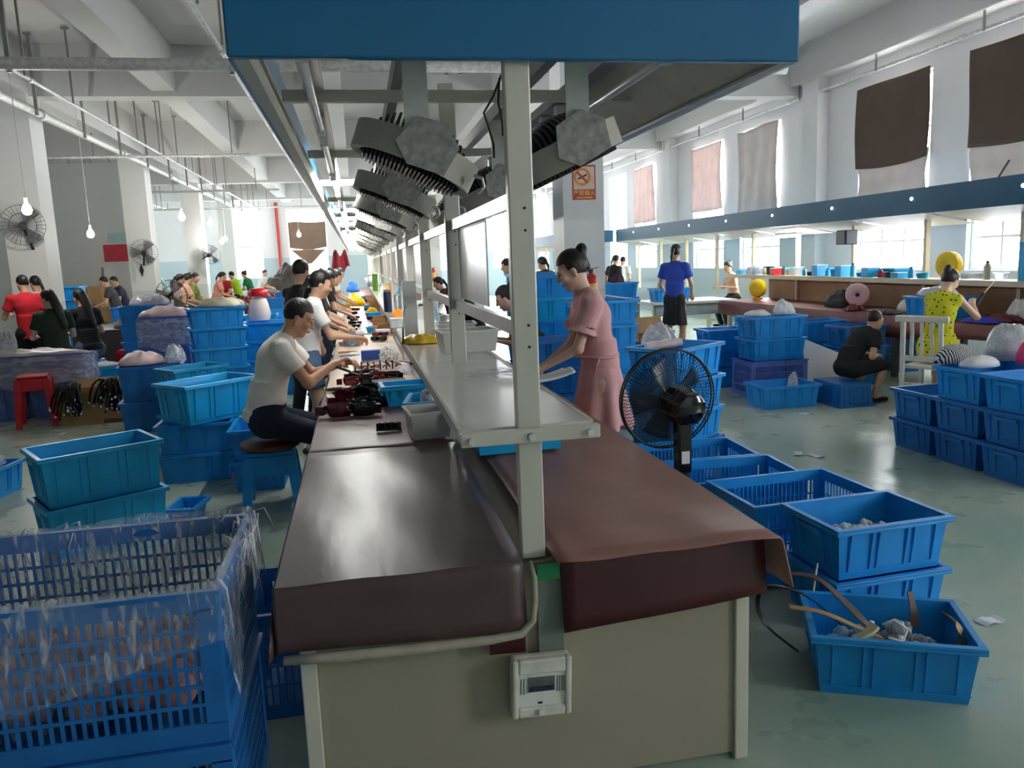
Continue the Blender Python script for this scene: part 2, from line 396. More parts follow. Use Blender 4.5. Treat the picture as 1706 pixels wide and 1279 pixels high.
# ---------------------------------------------------------------- curtains on the upper windows
CBR = translucent('brown_blackout_cloth', (92, 76, 66), .12); CLT = translucent('pale_curtain_cloth', (196, 188, 182), .12)
CPK = translucent('pinkish_curtain_cloth', (214, 198, 194), .2); CGB = translucent('tan_curtain_cloth', (140, 118, 102), .15)
def curtain_mesh(w, h, amp, folds, sag, seed, taper=0.):
    r_ = random.Random(seed); ph = r_.random()*6
    def fn(u, v):
        x = (u-.5)*w*(1-taper*(1-v)); z = -h*(1-v) - sag*math.sin(math.pi*u)*(1-v) + sag*.5*math.sin(math.pi*u*2+ph)*v*.4
        return (x, amp*math.sin(u*folds*6.28+ph+v*1.2)*(1-.5*v) + amp*1.5*math.sin(v*4+u*3+ph), z)
    return MB().grid(fn, 36, 18)
def curtain(loc, rz, parts, label):
    e = thing('curtain', label, 'curtain', loc, rz, 'curtains on the upper windows')
    for i, (nm, w, h, z, amp, folds, sag, m, tp) in enumerate(parts):
        obj(nm, curtain_mesh(w, h, amp, folds, sag, i+int(abs(loc[1])*10)), m, e, smooth=180, solid=.004, loc=(0, -.05*i, z))
    return e
def rc(y, parts, label): return curtain((XR-.06, y+WW/2, 0), R(90), parts, label)
# two-part brown curtains on the nearest windows, plain pale ones farther on
for y, lb in ((7.95, 'brown curtain with pale lower edge, nearest window on the right'), (10.4, 'brown curtain with sagging pale lower edge above the yellow dress')):
    rc(y, [('upper_cloth', WW*1.02, 1.25, 4.1, .012, 1.5, .05, CBR, 0), ('lower_cloth', WW*.98, .62, 2.98, .02, 1.2, .06, CLT, 0)], lb)
rc(14.55, [('cloth', WW, 1.75, 4.08, .02, 3, .1, mat('grey_curtain_net', (196, 190, 184), .9) and translucent('greyish_curtain_cloth', (188, 182, 178), .14), .1)], 'grey curtain bunched at the foot over a middle right window')
rc(17.0, [('cloth', WW, 1.5, 4.06, .018, 6, .02, CPK, 0)], 'pale pinkish pleated curtain on the right wall')
rc(21.15, [('cloth', WW, 1.55, 4.05, .018, 5, .02, CPK, 0)], 'pinkish curtain on the second farthest covered right window')
# unseen curtains beside the camera, added to shade light from the near windows
for y in (1.35, 3.8): rc(y, [('cloth', WW, 1.6, 4.08, .018, 4, .02, CLT, 0)], 'unseen pale curtain shading a right window beside the camera, %s one' % ('farther' if y > 3 else 'nearer'))
curtain((-2.85+WW/2, YF-.06, 0), 0, [('upper_cloth', WW*.95, 1.1, 3.55, .02, 1, .1, CGB, 0)], 'tan curtain over a window in the far end wall')
tri = MB().grid(lambda u, v: ((u-.5)*WW*.9*(.12+.88*v), .02*math.sin(u*9), -.62*(1-v)), 16, 8)
o = thing('curtain', 'tan cloth knotted to a point below the far curtain', 'curtain', (-2.85+WW/2, YF-.07, 2.36)); obj('cloth', tri, CGB, o, smooth=180, solid=.004)

# ---------------------------------------------------------------- hanging bulbs
def bulb(px, py, Y, label, ztop=5.05, r=.06):
    p = ony(px, py, Y); e = thing('pendant_bulb', label, 'lamp', p, 0, 'hanging bulbs')
    obj('bulb', MB().lathe([(.012, .09), (.03, .07), (r*.8, .04), (r, 0), (r*.8, -.04), (r*.4, -.058), (.005, -.064)], 16), BULB, e, smooth=180)
    obj('socket', MB().cyl((0,0,.08), (0,0,.16), .022, n=10), WHITEPL, e, smooth=60)
    obj('cord', MB().cyl((0,0,.16), (0,0,ztop-p.z), .006, n=6), WHITEPL, e)
bulb(45, 350, 11.5, 'lit bulb in front of the nearest left pillar')
bulb(151, 390, 15.6, 'lit bulb on a white cord left of the second pillar')
bulb(303, 362, 16, 'lit bulb in front of the third left pillar')
bulb(350, 373, 19, 'lit bulb hanging between the third and fourth left pillars')
bulb(370, 403, 26, 'lower of two small lit bulbs near the fourth left pillar')
bulb(376, 398, 27, 'upper of two small lit bulbs near the fourth left pillar')
bulb(498, 391, 24, 'lit bulb hanging before the far tan curtain')
e = thing('tube_light', 'short lit tube light by the far left windows', 'lamp', ony(408, 384, 29)); obj('tube', MB().cyl((-.3,0,0), (.5,0,-.05), .03, n=8), TUBE, e); obj('batten', MB().box((-.35,-.03,.03), (.55,.03,.08)), WHITEPL, e); obj('cord', MB().cyl((.1,0,.08), (.1,0,5.1-ony(408, 384, 29).z), .008, n=5), WHITEPL, e)
# ---------------------------------------------------------------- main workbench
BX0, BX1, BY0, BY1, BZ = -.23, 1.12, 2.12, 31.0, .73
wbn = thing('workbench', 'long beige workbench running down the middle of the hall', 'workbench', (0, 0, 0))
obj('end_panel', MB().box((BX0+.045, BY0, .02), (BX1-.045, BY0+.02, BZ-.03)), BEIGE, wbn, bevel=.003)
for x in (BX0, BX1-.045): obj('corner_trim', MB().box((x, BY0-.012, 0), (x+.045, BY0+.04, BZ-.03)), BEIGE2, wbn, bevel=.004)
_top = MB().box((BX0-.03, 0, 0), (BX1+.03, 1.53, .03)).mesh('top_board')
_leg = MB().box((-.025, -.025, 0), (.025, .025, BZ-.03)).mesh('leg')
_rail = MB().box((BX0+.02, -.02, .12), (BX1-.02, .02, .16)).mesh('stretcher')
y = BY0; i = 0
while y < BY1:
    obj('top_board', _top, BEIGE, wbn, loc=(0, y, BZ-.03))
    if i:
        for x in (BX0+.13, BX1-.13): obj('leg', _leg, BEIGE2, wbn, loc=(x, y, 0))
        obj('stretcher', _rail, BEIGE2, wbn, loc=(0, y, 0))
    y += 1.55; i += 1

# oilcloth covers
def cover(name, label, x0, x1, y0, y1, m, drop_l=0., drop_r=0., drop_f=0., z=BZ+.012, wav=.004, seed=0, droop_f=None, under=None, flare=.02, skew=0.):
    """cloth lying on the bench and hanging over its edges"""
    r_ = random.Random(seed); ph = [r_.random()*6 for _ in range(6)]
    xs = []; 
    if drop_l: xs += [(x0-flare*t-.006, -drop_l*t, 1) for t in (1, .8, .6, .4, .2, .06)]
    nx = 14
    xs += [(x0+(x1-x0)*i/nx, 0, 0) for i in range(nx+1)]
    if drop_r: xs += [(x1+flare*t+.006, -drop_r*t, 1) for t in (.06, .2, .4, .6, .8, 1)]
    ys = []
    if drop_f: ys += [(y0-.015*t-.006, -drop_f*t, t) for t in (1, .8, .6, .4, .2, .06)]
    ny = max(10, int((y1-y0)/.09)); ys += [(y0+(y1-y0)*i/ny, 0, 0) for i in range(ny+1)]
    vs = []; 
    for yy, dy, ty in ys:
        for xx, dx, tx in xs:
            w = wav*(math.sin(xx*9+ph[0])*math.sin(yy*5+ph[1]) + .6*math.sin(xx*21+yy*7+ph[2]))
            hx = abs(dx); hy = abs(dy)
            X = xx; Y = yy; Z = z+dx+dy+(w if hx+hy < .01 else 0)
            if hx > .01: X += (1 if dx and xx > x0 else -1)*hx*.16*abs(math.sin(yy*3.5+ph[3]))
            if hy > .01:
                Y += -hy*.05*(1+.5*math.sin(xx*8+ph[4])); Z += (droop_f(xx)*ty if droop_f else 0)
            if hx > .01 and hy > .01: Z = z+min(dx, dy)*1.02 ; X += 0; Y += .02*math.sin(hx*30)
            X += skew*(Y-y0)
            vs.append((X, Y, Z))
    nX = len(xs); b = MB(); b.v = vs
    b.f = [(i*nX+j, i*nX+j+1, (i+1)*nX+j+1, (i+1)*nX+j) for i in range(len(ys)-1) for j in range(nX-1)]
    o = obj(name, b, m, None, smooth=38, solid=.005); tag(o, label, 'cloth'); return o
# far and mid covers first, then the two near ones on top
ca = cover('bench_cover', 'mauve oilcloth on the bench in front of the seated man', BX0-.04, .408, 3.66, 5.35, CLOTHM, drop_l=.10, wav=.003, seed=3)
cb = cover('bench_cover', 'pale worn cover on the bench behind the blue carton', BX0-.04, .408, 5.37, 9.9, mat('pale_pinkish_board', (196, 176, 160), .5, var=.1), drop_l=.08, wav=.002, seed=4)
cc = cover('bench_cover', 'long mauve cover on the far left half of the bench', BX0-.04, .408, 9.95, 31, CLOTHM, drop_l=.08, wav=.002, seed=5)
cc2 = cover('bench_cover', 'long mauve cover on the far right half of the bench', .492, BX1+.04, 9.95, 31, CLOTHM, drop_r=.08, wav=.002, seed=15)
cd = cover('bench_cover', 'dusty red oilcloth on the right side of the bench', .492, BX1+.05, 2.02, 9.85, CLOTHR, drop_r=.16, z=BZ+.03, wav=.004, seed=6)
ce = cover('bench_cover', 'maroon oilcloth hanging over the bench end on the right', .52, BX1+.036, BY0-.02, 2.6, MAROON, drop_f=.19, z=BZ+.012, wav=.001, seed=8, droop_f=lambda x: -.03+.075*(x-.52), flare=.06)
cf = cover('bench_cover', 'dark brown oilcloth folded over the left bench end', BX0-.045, .408, BY0-.03, 3.64, CLOTHD, drop_l=.2, drop_f=.185, z=BZ+.018, wav=.003, seed=9, droop_f=lambda x: -.03*(x-.1), flare=.02)
hem = MB().tube([(BX0-.035, BY0-.062, BZ-.175), (BX0+.1, BY0-.066, BZ-.182), (.1, BY0-.065, BZ-.188), (.3, BY0-.065, BZ-.19), (.39, BY0-.062, BZ-.185), (.425, BY0-.06, BZ-.15), (.433, BY0-.062, BZ-.09), (.437, BY0-.045, BZ-.03), (.432, BY0-.02, BZ+.012)], [.013, .015, .015, .014, .013, .011, .009, .008, .005], 8)
obj('hem', hem, HEM, cf, smooth=180, label='rolled grey backing along the cloth edge')
cg = cover('bench_cover', 'maroon underlay showing beneath the dark cloth near the post', .30, .405, BY0-.012, 2.1, MAROON, drop_f=.255, z=BZ+.007, wav=0, seed=11, droop_f=lambda x: -.02*(x-.3))
tag(obj('tape_patch', MB().box((.448, BY0-.034, BZ-.045), (.515, BY0-.03, BZ+.004)), mat('green_tape', (20, 120, 72), .5)), 'green tape patch at the foot of the front post', 'tape')
obj('end_strip', MB().box((.45, BY0-.016, .45), (.525, BY0-.002, BZ-.03)), mat('grey_green_strip', (112, 122, 110), .5), wbn)

# breaker box on the end panel
c = ony(898, 1133, BY0-.02)
bb = thing('breaker_box', 'white plastic breaker box on the bench end panel', 'breaker box', (c.x, BY0-.014, c.z), rot=(0, R(2), 0))
WB = mat('grimy_white_plastic', (214, 212, 200), .4, var=.14, scale=16)
obj('housing', MB().box((-.088, -.035, -.09), (.088, 0, .09)), WB, bb, bevel=.01)
obj('bezel', MB().box((-.088, -.052, -.09), (-.07, -.03, .09)).box((.07, -.052, -.09), (.088, -.03, .09)).box((-.07, -.052, .045), (.07, -.03, .09)).box((-.07, -.05, -.09), (.07, -.03, -.058)), WB, bb, bevel=.006)
obj('inner_plate', MB().box((-.07, -.042, -.058), (.07, -.034, .045)), WHITEPL, bb)
obj('window', MB().box((-.04, -.046, -.012), (.038, -.0425, .032)), mat('smoked_window', (96, 100, 98), .2, var=.2, scale=30), bb)
for i in range(4): obj('breaker_switch', MB().box((-.036+.019*i, -.05, -.008), (-.021+.019*i, -.045, .004)), NAVY, bb)
for x in (-.062, -.053, .046, .053, .06, .066): obj('vent_slot', MB().box((x-.001, -.0435, -.018), (x+.001, -.0415, .03)), BLACK, bb)
obj('latch', MB().box((-.012, -.058, -.082), (.006, -.049, -.062)), WHITEPL, bb, bevel=.002)
obj('latch_slot', MB().box((-.012, -.0435, -.052), (.002, -.0415, -.046)), BLACK, bb)

# ---------------------------------------------------------------- overhead rack along the bench
rk = thing('bench_rack', 'long metal rack over the bench with posts, shelf and blue fascia', 'rack', (0, 0, 0))
PX, P0, PD, NP = .45, 2.15, 1.55, 19
POSTM = mat('cream_grey_post', (206, 202, 190), .38, .15, var=.05, scale=5, aniso=(1, 1, .1))
_post = MB().box((-.035, -.02, 0), (.035, .02, 1.66)).mesh('post')
_bolt = MB().cyl((0, 0, 0), (0, -.012, 0), .011, n=10).mesh('bolt')
_hole = MB().cyl((0, 0, 0), (0, -.002, 0), .004, n=8).mesh('bolt_hole')
for k in range(NP):
    y = P0+PD*k; p = obj('post', _post, POSTM, rk, loc=(PX, y, BZ+.006), bevel=.004)
    if k < 4:
        for z in (.62, .68, 1.0, .94): obj('bolt_hole', _hole, BLACK, p, loc=(.008, -.02, z))
SZ = 1.125
_sh = MB().box((-.19, 0, -.012), (.19, PD-.006, 0)).mesh('shelf_board')
_shl = MB().box((-.2, 0, -.034), (-.19, PD-.006, .002)).box((.19, 0, -.034), (.2, PD-.006, .002)).mesh('shelf_edge')
for k in range(NP-1):
    s_ = obj('shelf_board', _sh, LAMIN, rk, loc=(PX, P0+.02+PD*k, SZ)); obj('shelf_edge', _shl, POSTM, s_)
fe = obj('shelf_front_bar', MB().box((PX-.2, P0-.052, SZ-.036), (PX+.2, P0-.021, SZ+.002)), POSTM, rk, bevel=.003)
for x in (-.17, 0, .17): obj('bolt', _bolt, STEEL, fe, loc=(PX+x, P0-.05, SZ-.018))
# lengthwise rails between posts and aluminium sheets
_rl = MB().box((-.012, .02, -.022), (.012, PD-.02, .022)).mesh('rail')
for k in range(NP-1):
    for z in (1.40, 1.765): obj('rail', _rl, ALU, rk, loc=(PX, P0+PD*k, z))
_pn = MB().box((-.003, .72, 1.43), (.003, 1.5, 1.745)).mesh('sheet_panel')
_pn2 = MB().box((-.003, .1, 1.43), (.003, 1.45, 1.745)).mesh('sheet_panel')
for k in range(0, NP-1):
    if k in (1,): continue
    obj('sheet_panel', _pn if k == 0 else _pn2, ALU, rk, loc=(PX+.02, P0+PD*k, 0))
# canopy: blue fascia box open below
FX0, FX1, FZ0, FZ1 = -.275, 1.245, 2.11, 2.42
FL = PD*(NP-1)
obj('front_fascia', MB().box((FX0, BY0-.03, FZ0), (FX1, BY0, FZ1)), FASC, rk, bevel=.006)
obj('side_fascia', MB().box((FX0, BY0, FZ0), (FX0+.012, BY0+FL, FZ1)), FASC, rk)
obj('side_fascia', MB().box((FX1-.012, BY0, FZ0), (FX1, BY0+FL, FZ1)), FASC, rk)
obj('side_channel', MB().box((FX0+.012, BY0, FZ0), (FX0+.05, BY0+FL, FZ0+.012)).box((FX0+.04, BY0, FZ0+.012), (FX0+.05, BY0+FL, FZ0+.1)), BEIGE2, rk)
obj('side_channel', MB().box((FX1-.05, BY0, FZ0), (FX1-.012, BY0+FL, FZ0+.01)), ALUD, rk)
# sloping grey reflector on the right, narrow one on the left
ph = Matrix.Translation((0, BY0+.01, 0))
for k in range(NP-1):
    y0 = BY0+.02+PD*k; y1 = y0+PD-.01
    obj('reflector_panel', MB().add([(FX1-.03, y0, FZ0+.012), (FX1-.03, y1, FZ0+.012), (.98, y1, FZ0+.2), (.98, y0, FZ0+.2)], [(0,1,2,3)]), SHEET, rk, solid=.004)
# cross bars and lengthwise carriers
_cb = MB().box((FX0+.05, -.02, 0), (FX1-.05, .02, .04)).mesh('cross_bar')
for k in range(NP-1): obj('cross_bar', _cb, BEIGE2, rk, loc=(0, P0+.95+PD*k, FZ0+.09))
obj('tube_carrier', MB().box((-.145, BY0, FZ0+.12), (-.075, BY0+FL, FZ0+.16)), ALU, rk)
obj('tube_carrier', MB().box((.9, BY0, FZ0+.16), (.97, BY0+FL, FZ0+.2)), ALUD, rk)
obj('lamp_carrier', MB().box((.17, BY0, FZ0+.14), (.21, BY0+FL, FZ0+.2)), ALUD, rk)
obj('lamp_carrier', MB().box((.67, BY0, FZ0+.14), (.71, BY0+FL, FZ0+.2)), ALUD, rk)
obj('roof_board', MB().box((FX0+.012, BY0+9.0, FZ1-.01), (FX1-.012, BY0+FL, FZ1)), WHITEP, rk)

# fluorescent tubes under the carrier (first ones off, farther ones lit)
_tb = MB().cyl((0, .06, 0), (0, 1.26, 0), .015, n=12)
_tbm = _tb.mesh('tube', 60); _tbm2 = _tbm.copy()
_en = MB().box((-.018, 0, -.02), (.018, .06, .058)).mesh('end_cap')
_en2 = MB().box((-.018, 0, -.02), (.018, .06, .098)).mesh('end_cap')
ordw = ['first', 'second', 'third', 'fourth', 'fifth', 'sixth', 'seventh', 'eighth', 'ninth', 'tenth', 'eleventh', 'twelfth', 'thirteenth', 'fourteenth', 'fifteenth', 'sixteenth', 'seventeenth', 'eighteenth']
for k in range(NP-1):
    y = P0+.1+PD*k; lit = k in (2, 4, 5, 6, 8, 9, 10, 11, 12, 13, 14, 15, 16, 17)
    e = thing('fluorescent_tube', '%s tube light under the left of the rack canopy, %s from front' % ('lit' if lit else 'unlit', ordw[k]), 'lamp', (-.11, y, FZ0+.06), 0, 'tubes under the rack')
    obj('tube', _tbm if lit else _tbm2, TUBE if lit else TUBEOFF, e)
    for yy in (0, 1.26): obj('end_cap', _en, WHITEPL, e, loc=(0, yy, 0))
for k in range(3):
    e = thing('fluorescent_tube', 'unlit tube under the right of the rack canopy, %s from the front' % ordw[k], 'lamp', (.935, P0+.1+PD*k, FZ0+.06), 0, 'tubes under the rack')
    obj('tube', _tbm2, TUBEOFF, e)
    for yy in (0, 1.26): obj('end_cap', _en2, WHITEPL, e, loc=(0, yy, 0))

# ---------------------------------------------------------------- tilted flood lamps
def flood_parts():
    t = Matrix.Identity(4); P = []
    rim = MB().lathe([(.17, -.036), (.2, -.04), (.205, .045), (.165, .05)], 40, None, closed=True)
    P.append(('rim', rim.mesh('rim', 40), DARKG if 0 else mat('warm_grey_casting', (176, 172, 162), .5, .1, var=.08)))
    P.append(('backplate', MB().lathe([(.166, .0), (.166, .03), (.1, .05), (.01, .05)], 32).mesh('backplate', 40), DARKG))
    return P
FLP = flood_parts()
_fin = MB().box((-.0025, -.5, -.04), (.0025, .5, 0)).mesh('louvre')
_lm = {}
def louvre(xx):
    k = round(abs(xx), 3)
    if k not in _lm:
        h = math.sqrt(max(.0004, .17**2-k*k)); _lm[k] = MB().box((-.003, -h, -.055), (.003, h, .0)).mesh('louvre')
    return _lm[k]
_rib = {}
def rib(xx):
    k = round(abs(xx), 3)
    if k not in _rib:
        h = math.sqrt(max(.0004, .15**2-k*k)); pts = [(-h, 0)] + [(-h*math.cos(a), .02+h*.55*math.sin(a)) for a in [math.pi*i/10 for i in range(11)]] + [(h, 0)]
        b = MB().prism(pts, -.004, .004, Matrix(((0,0,1,0),(1,0,0,0),(0,1,0,0),(0,0,0,1)))); _rib[k] = b.mesh('cooling_rib')
    return _rib[k]
_strapL = MB().box((-.036, -.006, -.0), (.036, .006, .268)).mesh('hanger_strap')
_plate = MB().prism([(-.085, -.02), (-.05, .07), (.04, .085), (.1, .03), (.085, -.06), (-.03, -.07)], -.004, .004, Matrix(((1,0,0,0),(0,0,1,0),(0,1,0,0),(0,0,0,1)))).mesh('mounting_plate')
_clip = MB().tube([(.17, -.03, -.02), (.195, -.03, -.03), (.2, -.03, -.055), (.18, -.03, -.075)], .006, 6).mesh('hook')
def flood(x, y, side, k):
    sd = 'left' if side < 0 else 'right'
    e = thing('flood_lamp', 'tilted round grey work lamp, %s from the front on the %s' % (ordw[k], sd), 'lamp', (x, y, 1.93), 0, 'tilted lamps under the rack')
    tilt = R(24)*(-1 if side > 0 else 1)
    hd = obj('lamp_head', FLP[0][1], FLP[0][2], e, rot=(0, tilt, 0))
    if k < 9:
        obj('backplate', FLP[1][1], FLP[1][2], hd)
        nf = 25 if k < 3 else 11
        for i in range(nf):
            xx = -.155+.31*i/(nf-1); obj('louvre', louvre(xx), BLACK, hd, loc=(xx, 0, 0))
        nr = 17 if k < 3 else 9
        for i in range(nr):
            xx = -.14+.28*i/(nr-1); obj('cooling_rib', rib(xx), DARKG, hd, loc=(xx, 0, .03))
    obj('mounting_plate', _plate, SPECK, hd, loc=(.01, -.205, .02))
    obj('hanger_strap', _strapL, SHEET, e, loc=(.0 if side < 0 else -.0, -.19, .05))
    if k < 4: obj('hook', _clip, ALU, e, loc=(0, -.12, -.05) if side < 0 else (-.37, -.12, -.05))
    return e
for k in range(14):
    flood(.205, 2.62+1.35*k, -1, k)
    if k < 12: flood(.70, 2.62+1.35*k, 1, k)
# hanging wires between the lamps
w = MB().tube([ony(835, 125, 2.5), ony(822, 160, 2.5), ony(806, 188, 2.5), ony(815, 215, 2.5), ony(822, 240, 2.5), ony(823, 262, 2.55)], .004, 6)
w.tube([ony(832, 130, 2.5), ony(830, 170, 2.5), ony(837, 205, 2.5), ony(838, 226, 2.5)], .004, 6)
tag(obj('hanging_wire', w, BLACK, smooth=180), 'black wire dangling between the front lamps', 'wire')
# ---------------------------------------------------------------- crates
TYPES = {'T': (.57, .41, .23), 'U': (.64, .45, .235), 'M': (.68, .46, .30), 'S': (.30, .21, .11), 'D': (.62, .44, .36), 'B': (.38, .27, .12)}
PERF = {'G': (.80, .60, .41), 'P': (.66, .45, .40)}
_cache = {}
def _ring(b, L, W, l, w, z0, z1):
    """rectangular ring L x W outside, l x w inside"""
    for lo, hi in (((-L/2, -W/2, z0), (L/2, -w/2, z1)), ((-L/2, w/2, z0), (L/2, W/2, z1)), ((-L/2, -w/2, z0), (-l/2, w/2, z1)), ((l/2, -w/2, z0), (L/2, w/2, z1))): b.box(lo, hi)
    return b
def crate_parts(typ, m, near):
    key = (typ, m.name, near)
    if key in _cache: return _cache[key]
    L, W, H = TYPES[typ]; P = []
    t = .006; a1, b1 = L/2-.02, W/2-.02; a0, b0 = a1-.022, b1-.022
    def wall(x0, y0, x1, y1, nx, ny):   # wall panel as a thin sheared slab
        pass
    b = MB(); o = [(-a0,-b0,0),(a0,-b0,0),(a0,b0,0),(-a0,b0,0),(-a1,-b1,H-.01),(a1,-b1,H-.01),(a1,b1,H-.01),(-a1,b1,H-.01)]
    i_ = [(-a0+t,-b0+t,.012),(a0-t,-b0+t,.012),(a0-t,b0-t,.012),(-a0+t,b0-t,.012),(-a1+t,-b1+t,H-.01),(a1-t,-b1+t,H-.01),(a1-t,b1-t,H-.01),(-a1+t,b1-t,H-.01)]
    b.add(o+i_, [(3,2,1,0),(8,9,10,11)] + [(k,(k+1)%4,(k+1)%4+4,k+4) for k in range(4)] + [(8+(k+1)%4,8+k,12+k,12+(k+1)%4) for k in range(4)] + [(4+k,4+(k+1)%4,12+(k+1)%4,12+k) for k in range(4)])
    # base band
    for q, zz in ((.012, .02),):
        _ring(b, 2*a0+.012, 2*b0+.012, 2*a0-.002, 2*b0-.002, .03, .036)
    ribs = []
    def ribbox(side, u):
        r_ = MB(); d = .009
        if side in (0, 2):
            s = -1 if side == 0 else 1; x = u*a0
            vs = [(x-.005, s*(b0-.001), .036), (x+.005, s*(b0-.001), .036), (x+.005, s*(b0+d), .036), (x-.005, s*(b0+d), .036), (x-.005, s*(b1-.001), H-.03), (x+.005, s*(b1-.001), H-.03), (x+.005, s*(b1+d), H-.03), (x-.005, s*(b1+d), H-.03)]
        else:
            s = -1 if side == 3 else 1; y = u*b0
            vs = [(s*(a0-.001), y-.005, .036), (s*(a0-.001), y+.005, .036), (s*(a0+d), y+.005, .036), (s*(a0+d), y-.005, .036), (s*(a1-.001), y-.005, H-.03), (s*(a1-.001), y+.005, H-.03), (s*(a1+d), y+.005, H-.03), (s*(a1+d), y-.005, H-.03)]
        return r_.add(vs, [(0,3,2,1),(4,5,6,7),(0,1,5,4),(1,2,6,5),(2,3,7,6),(3,0,4,7)])
    us = (-.84, -.42, -.28, .28, .42, .84) if typ != 'S' and typ != 'B' else (-.8, -.3, .3, .8)
    vsd = (-.8, -.45, .45, .8) if typ not in ('S', 'B') else (-.6, .6)
    for sd in range(4):
        for u in (us if sd in (0, 2) else vsd): ribs.append(ribbox(sd, u))
    if not near:
        for r_ in ribs: b.add(r_.v, r_.f)
    P.append(('body', b.mesh('body'), m))
    rim = _ring(MB(), L, W, 2*a1-2*t, 2*b1-2*t, H-.014, H)
    _ring(rim, L, W, L-.01, W-.01, H-.026, H-.014)
    if typ not in ('S', 'B'):
        for s in (-1, 1): rim.box((s*(L/2)-.012 if s > 0 else s*L/2, -.085, H-.06), (s*(L/2) if s > 0 else s*L/2+.012, .085, H-.034))
    P.append(('rim', rim.mesh('rim'), m))
    if near:
        for r_ in ribs: P.append(('rib', r_.mesh('rib'), m))
    _cache[key] = P; return P
def perf_parts(typ, m, near):
    key = (typ, m.name, near)
    if key in _cache: return _cache[key]
    L, W, H = PERF[typ]; P = []; cw = .05
    for sx in (-1, 1):
        for sy in (-1, 1):
            x, y = sx*L/2, sy*W/2; post = MB()
            post.box((min(x, x-sx*cw), min(y, y-sy*.012), .05), (max(x, x-sx*cw), max(y, y-sy*.012), H-.05)); post.box((min(x, x-sx*.012), min(y-sy*.012, y-sy*cw), .05), (max(x, x-sx*.012), max(y-sy*.012, y-sy*cw), H-.05))
            P.append(('corner_post', post.mesh('corner_post'), m))
    top = _ring(MB(), L+.024, W+.024, L-.016, W-.016, H-.012, H); _ring(top, L, W, L-.016, W-.016, H-.055, H-.012)
    P.append(('rim', top.mesh('rim'), m))
    base = _ring(MB(), L, W, L-.016, W-.016, .0, .055); base.box((-L/2+.01, -W/2+.01, .01), (L/2-.01, W/2-.01, .02)); P.append(('base', base.mesh('base'), m))
    nr = 5 if typ == 'G' else 3
    rails = []
    for i in range(1, nr+1):
        z = .055+(H-.11)*i/(nr+1); rails.append(_ring(MB(), L-.004, W-.004, L-.014, W-.014, z-.005, z+.005).mesh('rail'))
    for r_ in rails: P.append(('rail', r_, m))
    pitch = .025; bx = MB().box((-.004, -.004, .05), (.004, .004, H-.05)).mesh('bar')
    P.append(('bars', (bx, pitch, cw, L, W), m)); _cache[key] = P; return P
def crate(typ, x, y, z, rz, label, m=None, near=False, group='blue plastic crates', tilt=(0, 0)):
    m = m or BLUE
    e = thing('crate', label, 'crate', (x, y, z), 0, group); e.rotation_euler = (tilt[0], tilt[1], rz)
    if typ in TYPES:
        for nm, me, mm in crate_parts(typ, m, near): obj(nm, me, mm, e, bevel=.003 if near and nm == 'rim' else 0)
    else:
        for nm, me, mm in perf_parts(typ, m, near):
            if nm != 'bars': obj(nm, me, mm, e); continue
            bx, pitch, cw, L, W = me
            pos = []
            for s in (-1, 1):
                n_ = int((L-2*cw)/pitch); pos += [(-(n_-1)*pitch/2+i*pitch, s*(W/2-.008)) for i in range(n_)]
                n_ = int((W-2*cw)/pitch); pos += [(s*(L/2-.008), -(n_-1)*pitch/2+i*pitch) for i in range(n_)]
            if near:
                for p in pos: obj('bar', bx, mm, e, loc=(p[0], p[1], 0))
            else:
                k2 = ('lat', typ, mm.name)
                if k2 not in _cache:
                    b = MB(); H = PERF[typ][2]
                    for p in pos: b.box((p[0]-.004, p[1]-.004, .05), (p[0]+.004, p[1]+.004, H-.05))
                    _cache[k2] = b.mesh('lattice')
                obj('lattice', _cache[k2], mm, e)
    return e
LV = ['lowest', 'second lowest', 'third lowest', 'fourth lowest', 'fifth lowest']
def stack(typ, x, y, rz, n_, where, m=None, near=False, z0=0., jit=.012, dr=0.02):
    """a pile of n crates; every one gets its own place in the label"""
    H = (TYPES.get(typ) or PERF.get(typ))[2]; out = []
    for i in range(n_):
        pos = 'topmost' if i == n_-1 and n_ > 1 else (LV[i] if n_ > 1 else 'single')
        mm = m[i % len(m)] if isinstance(m, (list, tuple)) else m
        e = crate(typ, x+(random.random()-.5)*2*jit, y+(random.random()-.5)*2*jit, z0+i*H, rz+(random.random()-.5)*2*dr, '%s crate, %s%s' % ('blue' if mm in (None, BLUE, BLUE2, BLUE3) else 'violet', (pos+' in stack ' if n_ > 1 else ''), where), mm, near)
        out.append(e)
    return out
def by_front(A, B, z, typ, back=True):
    """centre and angle from the two front rim corners (pixels) lying at height z"""
    a = onz(A[0], A[1], z); b = onz(B[0], B[1], z); d = (b-a); d.z = 0; L, W, H = (TYPES.get(typ) or PERF.get(typ)); ang = math.atan2(d.y, d.x)
    u = d.normalized(); nrm = Vector((-u.y, u.x, 0)); c = (a+b)/2 + nrm*W/2
    return c.x, c.y, ang

# near left: big lattice crates with a polythene liner
GX, GY = -.4-.4, 1.95+.30
crate('G', GX, GY, 0, 0, 'big blue lattice crate, lower one at the near left corner', BLUE3, True, 'lattice crates')
crate('G', GX, GY, .413, R(0), 'big blue lattice crate with polythene liner, nearest on the left', BLUE3, True, 'lattice crates')
crate('P', -.14, 2.95, 0, R(1), 'dark lattice crate half under the bench beside its end panel', BLUE3, False, 'lattice crates')
